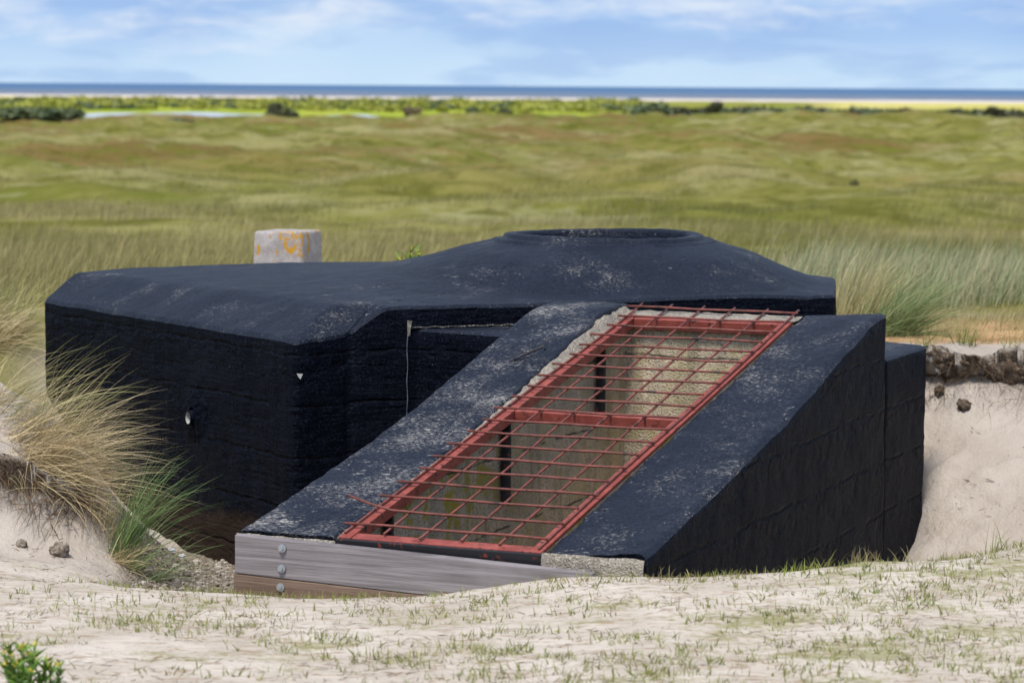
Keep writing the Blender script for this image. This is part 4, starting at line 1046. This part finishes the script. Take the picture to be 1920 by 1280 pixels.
# ------------------------------------------------------------------ weeds with yellow heads
LEAF = material("weed_leaf", b_leaf((.06, .15, .012), (.15, .27, .03)))
FLOW = material("weed_flower", b_leaf((.45, .38, .02), (.62, .56, .08)))
WSTEM = material("weed_stem", lambda t, p: {'Base Color': t.mix(t.noise(t.pos(), 60), (.09, .15, .03), (.15, .2, .05)), 'Roughness': .7})
def weed(label, cx, cy, hgt, rad, nst, lw, group='yellow headed weeds'):
    z0 = hz(cx, cy); w = thing('flowering_weed', (cx, cy, z0), label, 'weed', group); stem = MB(); lv = []; fl = []
    for i in range(nst):
        a = random.uniform(0, 2*pi); r = rad*math.sqrt(random.random()); hh = hgt*random.uniform(.55, 1.05)*(1-.35*r/rad)
        p0 = np.array([cx+r*.4*math.cos(a), cy+r*.4*math.sin(a), z0-.01]); p1 = np.array([cx+r*math.cos(a), cy+r*math.sin(a), z0+hh])
        stem.tube([p0, (p0+p1)/2+np.array([0, 0, hh*.05]), p1], [.0022*lw, .0018*lw, .0012*lw], 5)
        m_ = 16; f = U(.12, 1, m_); pts = p0+(p1-p0)*f[:, None]
        lv.append(blades(pts, U(-pi, pi, m_), U(.5, 1.1, m_), U(.25, .45, m_)*hgt*.7, U(.1, .7, m_), U(.007, .012, m_)*lw, 0, 4))
        m_ = 12; grass_obj('flower_head', [blades(np.repeat(p1[None], m_, 0)+N_(0, .004*lw, (m_, 3)), U(-pi, pi, m_), U(.1, 1.2, m_), U(.006, .013, m_)*lw, .4, U(.004, .007, m_)*lw, 1, 2)], FLOW, w)
    stem.build('stem', WSTEM, w, True); grass_obj('leaves', lv, LEAF, w)
x, y = drop_px(50, 1300, 6.6, 8.6); weed("leafy green weed with yellow buds on the sand in the near left corner", x, y, .165, .085, 17, 1.0)
x, y = drop_px(103, 1285, 6.6, 8.6); weed("slim pale weed with small yellow heads right of the leafy weed", x, y, .085, .03, 4, .8)
q = at_y(775, 500, 18.4); weed("yellow flowering weed behind the black roof right of the stone post", q[0], q[1], q[2]+.16-hz(q[0], q[1]), .17, 22, 2.2)

# ------------------------------------------------------------------ shrubs
def leaf_cloud(c, r, n, size, lobes=5):
    cs = [np.array([0, 0, .5])]+[np.array([random.uniform(-.6, .6), random.uniform(-.5, .5), random.uniform(.2, .75)]) for _ in range(lobes)]
    k = rng.integers(0, len(cs), n); ctr = np.array(cs)[k]; rad = np.where(k == 0, .5, .38)
    d = rng.normal(size=(n, 3)); d /= np.linalg.norm(d, axis=1)[:, None]
    p = ctr+d*(rad*U(.55, 1.05, n)**.6)[:, None]; p[:, 2] = np.maximum(p[:, 2], .02)
    p = np.array(c)+p*np.array(r)
    a = rng.normal(size=(n, 3)); a /= np.linalg.norm(a, axis=1)[:, None]; b = np.cross(a, d); b /= np.linalg.norm(b, axis=1)[:, None]+1e-6
    s = (size*U(.6, 1.4, n))[:, None]
    v = np.stack([p-a*s-b*s*.6, p+a*s-b*s*.6, p+a*s+b*s*.6, p-a*s+b*s*.6], 1).reshape(-1, 3)
    return v, np.arange(n*4).reshape(-1, 4), dict(rnd=np.repeat(np.clip(U(0, 1, n)*.75+.25*np.repeat(0, n), 0, 1), 4))
def shrub(label, u, v, y, wpx, hpx, mat, n=900, group='shrubs on the dune meadow'):
    b = at_y(u, v, y); w = wpx/FPX*y; h = hpx/FPX*y; zb = b[2]
    g = hz(b[0], y); zb = max(zb, g-.12)
    s_ = thing('shrub', (b[0], y, zb), label, 'shrub', group)
    vv, q, a = leaf_cloud((b[0], y, zb), (w/2*1.05, w/2*1.05, h), n, w*.035)
    link('foliage', mesh_arrays('foliage', vv, q, attrs=a, smooth=False), mat, s_)
    st = MB()
    for k in range(5):
        an = random.uniform(0, 2*pi); st.tube([(b[0], y, min(g, zb)-.2), (b[0]+.12*w*math.cos(an), y+.12*w*math.sin(an), zb+h*.3), (b[0]+.28*w*math.cos(an), y+.28*w*math.sin(an), zb+h*.62)], [w*.02, w*.014, w*.006], 6)
    st.build('stem', STEM, s_, True)
shrub("dark rounded shrub standing alone between two far ponds", 531, 228, 470, 72, 30, SHRUB_DARK, 1300)
shrub("small dark bush alone in the pale grass right of centre in the meadow", 1604, 362, 96, 26, 23, SHRUB_DARK, 700)
shrub("brownish shrub on the green flat right of the ponds", 772, 220, 480, 46, 18, SHRUB_BROWN)
shrub("grey green rounded shrub on the green flat, right of the brownish one", 886, 216, 490, 36, 15, SHRUB_MID)
shrub("low dark green shrub at the right end of the bright green flat", 945, 216, 480, 40, 11, SHRUB_DARK)
shrub("large dark green shrub below the far shrub belt right of centre", 1343, 212, 420, 46, 20, SHRUB_DARK, 1300)
shrub("broad dark green shrub mass at the far left below the ponds", 70, 242, 330, 190, 13, SHRUB_MID, 2200)
shrub("low dark green shrub in front of the pond, right of the broad far left mass", 325, 238, 380, 130, 11, SHRUB_MID, 1500)
shrub("dark shrub near the right edge on the far dune", 1862, 213, 420, 40, 14, SHRUB_DARK)
shrub("small dark shrub at the far right corner of the dune edge", 1700, 213, 420, 30, 11, SHRUB_DARK)
# far belt, one mass
parts = {'mid': [], 'lit': [], 'dark': []}
for i in range(1150):
    th_ = random.uniform(-.27, .27); y = random.uniform(770, 1120); u_ = 960+FPX*th_
    right = u_ > 1200
    if right: y = random.uniform(500, 700)
    x = y*math.tan(th_); z = hz(x, y)-.3
    w = random.uniform(6, 15); h = random.uniform(1.5, 3.6)*(.85 if abs(th_) < .09 else .72)
    key = random.choice(['lit', 'lit', 'lit', 'lit', 'mid']) if not right else random.choice(['mid', 'mid', 'dark'])
    parts[key].append(leaf_cloud((x, y, z), (w*.55, w*.55, h), 120, .45, 3))
for key, mat, lab in (('lit', SHRUB_LIT, "far belt of yellow green shrubs beyond the ponds"), ('mid', SHRUB_MID, "far belt of grey green shrubs below the sea"), ('dark', SHRUB_DARK, "dark thickets in the far shrub belt on the right")):
    v, q, a = join(parts[key]); tag(link('shrub_belt', mesh_arrays('shrub_belt', v, q, attrs=a, smooth=False), mat), lab, 'shrubs', kind='stuff')
# far yellow dune grass mass needs no objects: it is part of the ground sheet
# a short dark marker post far out on the dune edge
b = at_y(1541, 216, 400); h = 14/FPX*400
mp = thing('marker_post', (b[0], 400, b[2]), "short dark marker post far out on the dune edge at right", "post")
MB().box((b[0]-.22, 399.8, b[2]-1.0), (.44, 0, 0), (0, .44, 0), (0, 0, h*.62+1.0)).build('post', IRON, mp, False, .03)
MB().box((b[0]-.36, 399.74, b[2]+h*.62), (.72, 0, 0), (0, .5, 0), (0, 0, h*.38)).build('cap', IRON, mp, False, .05)
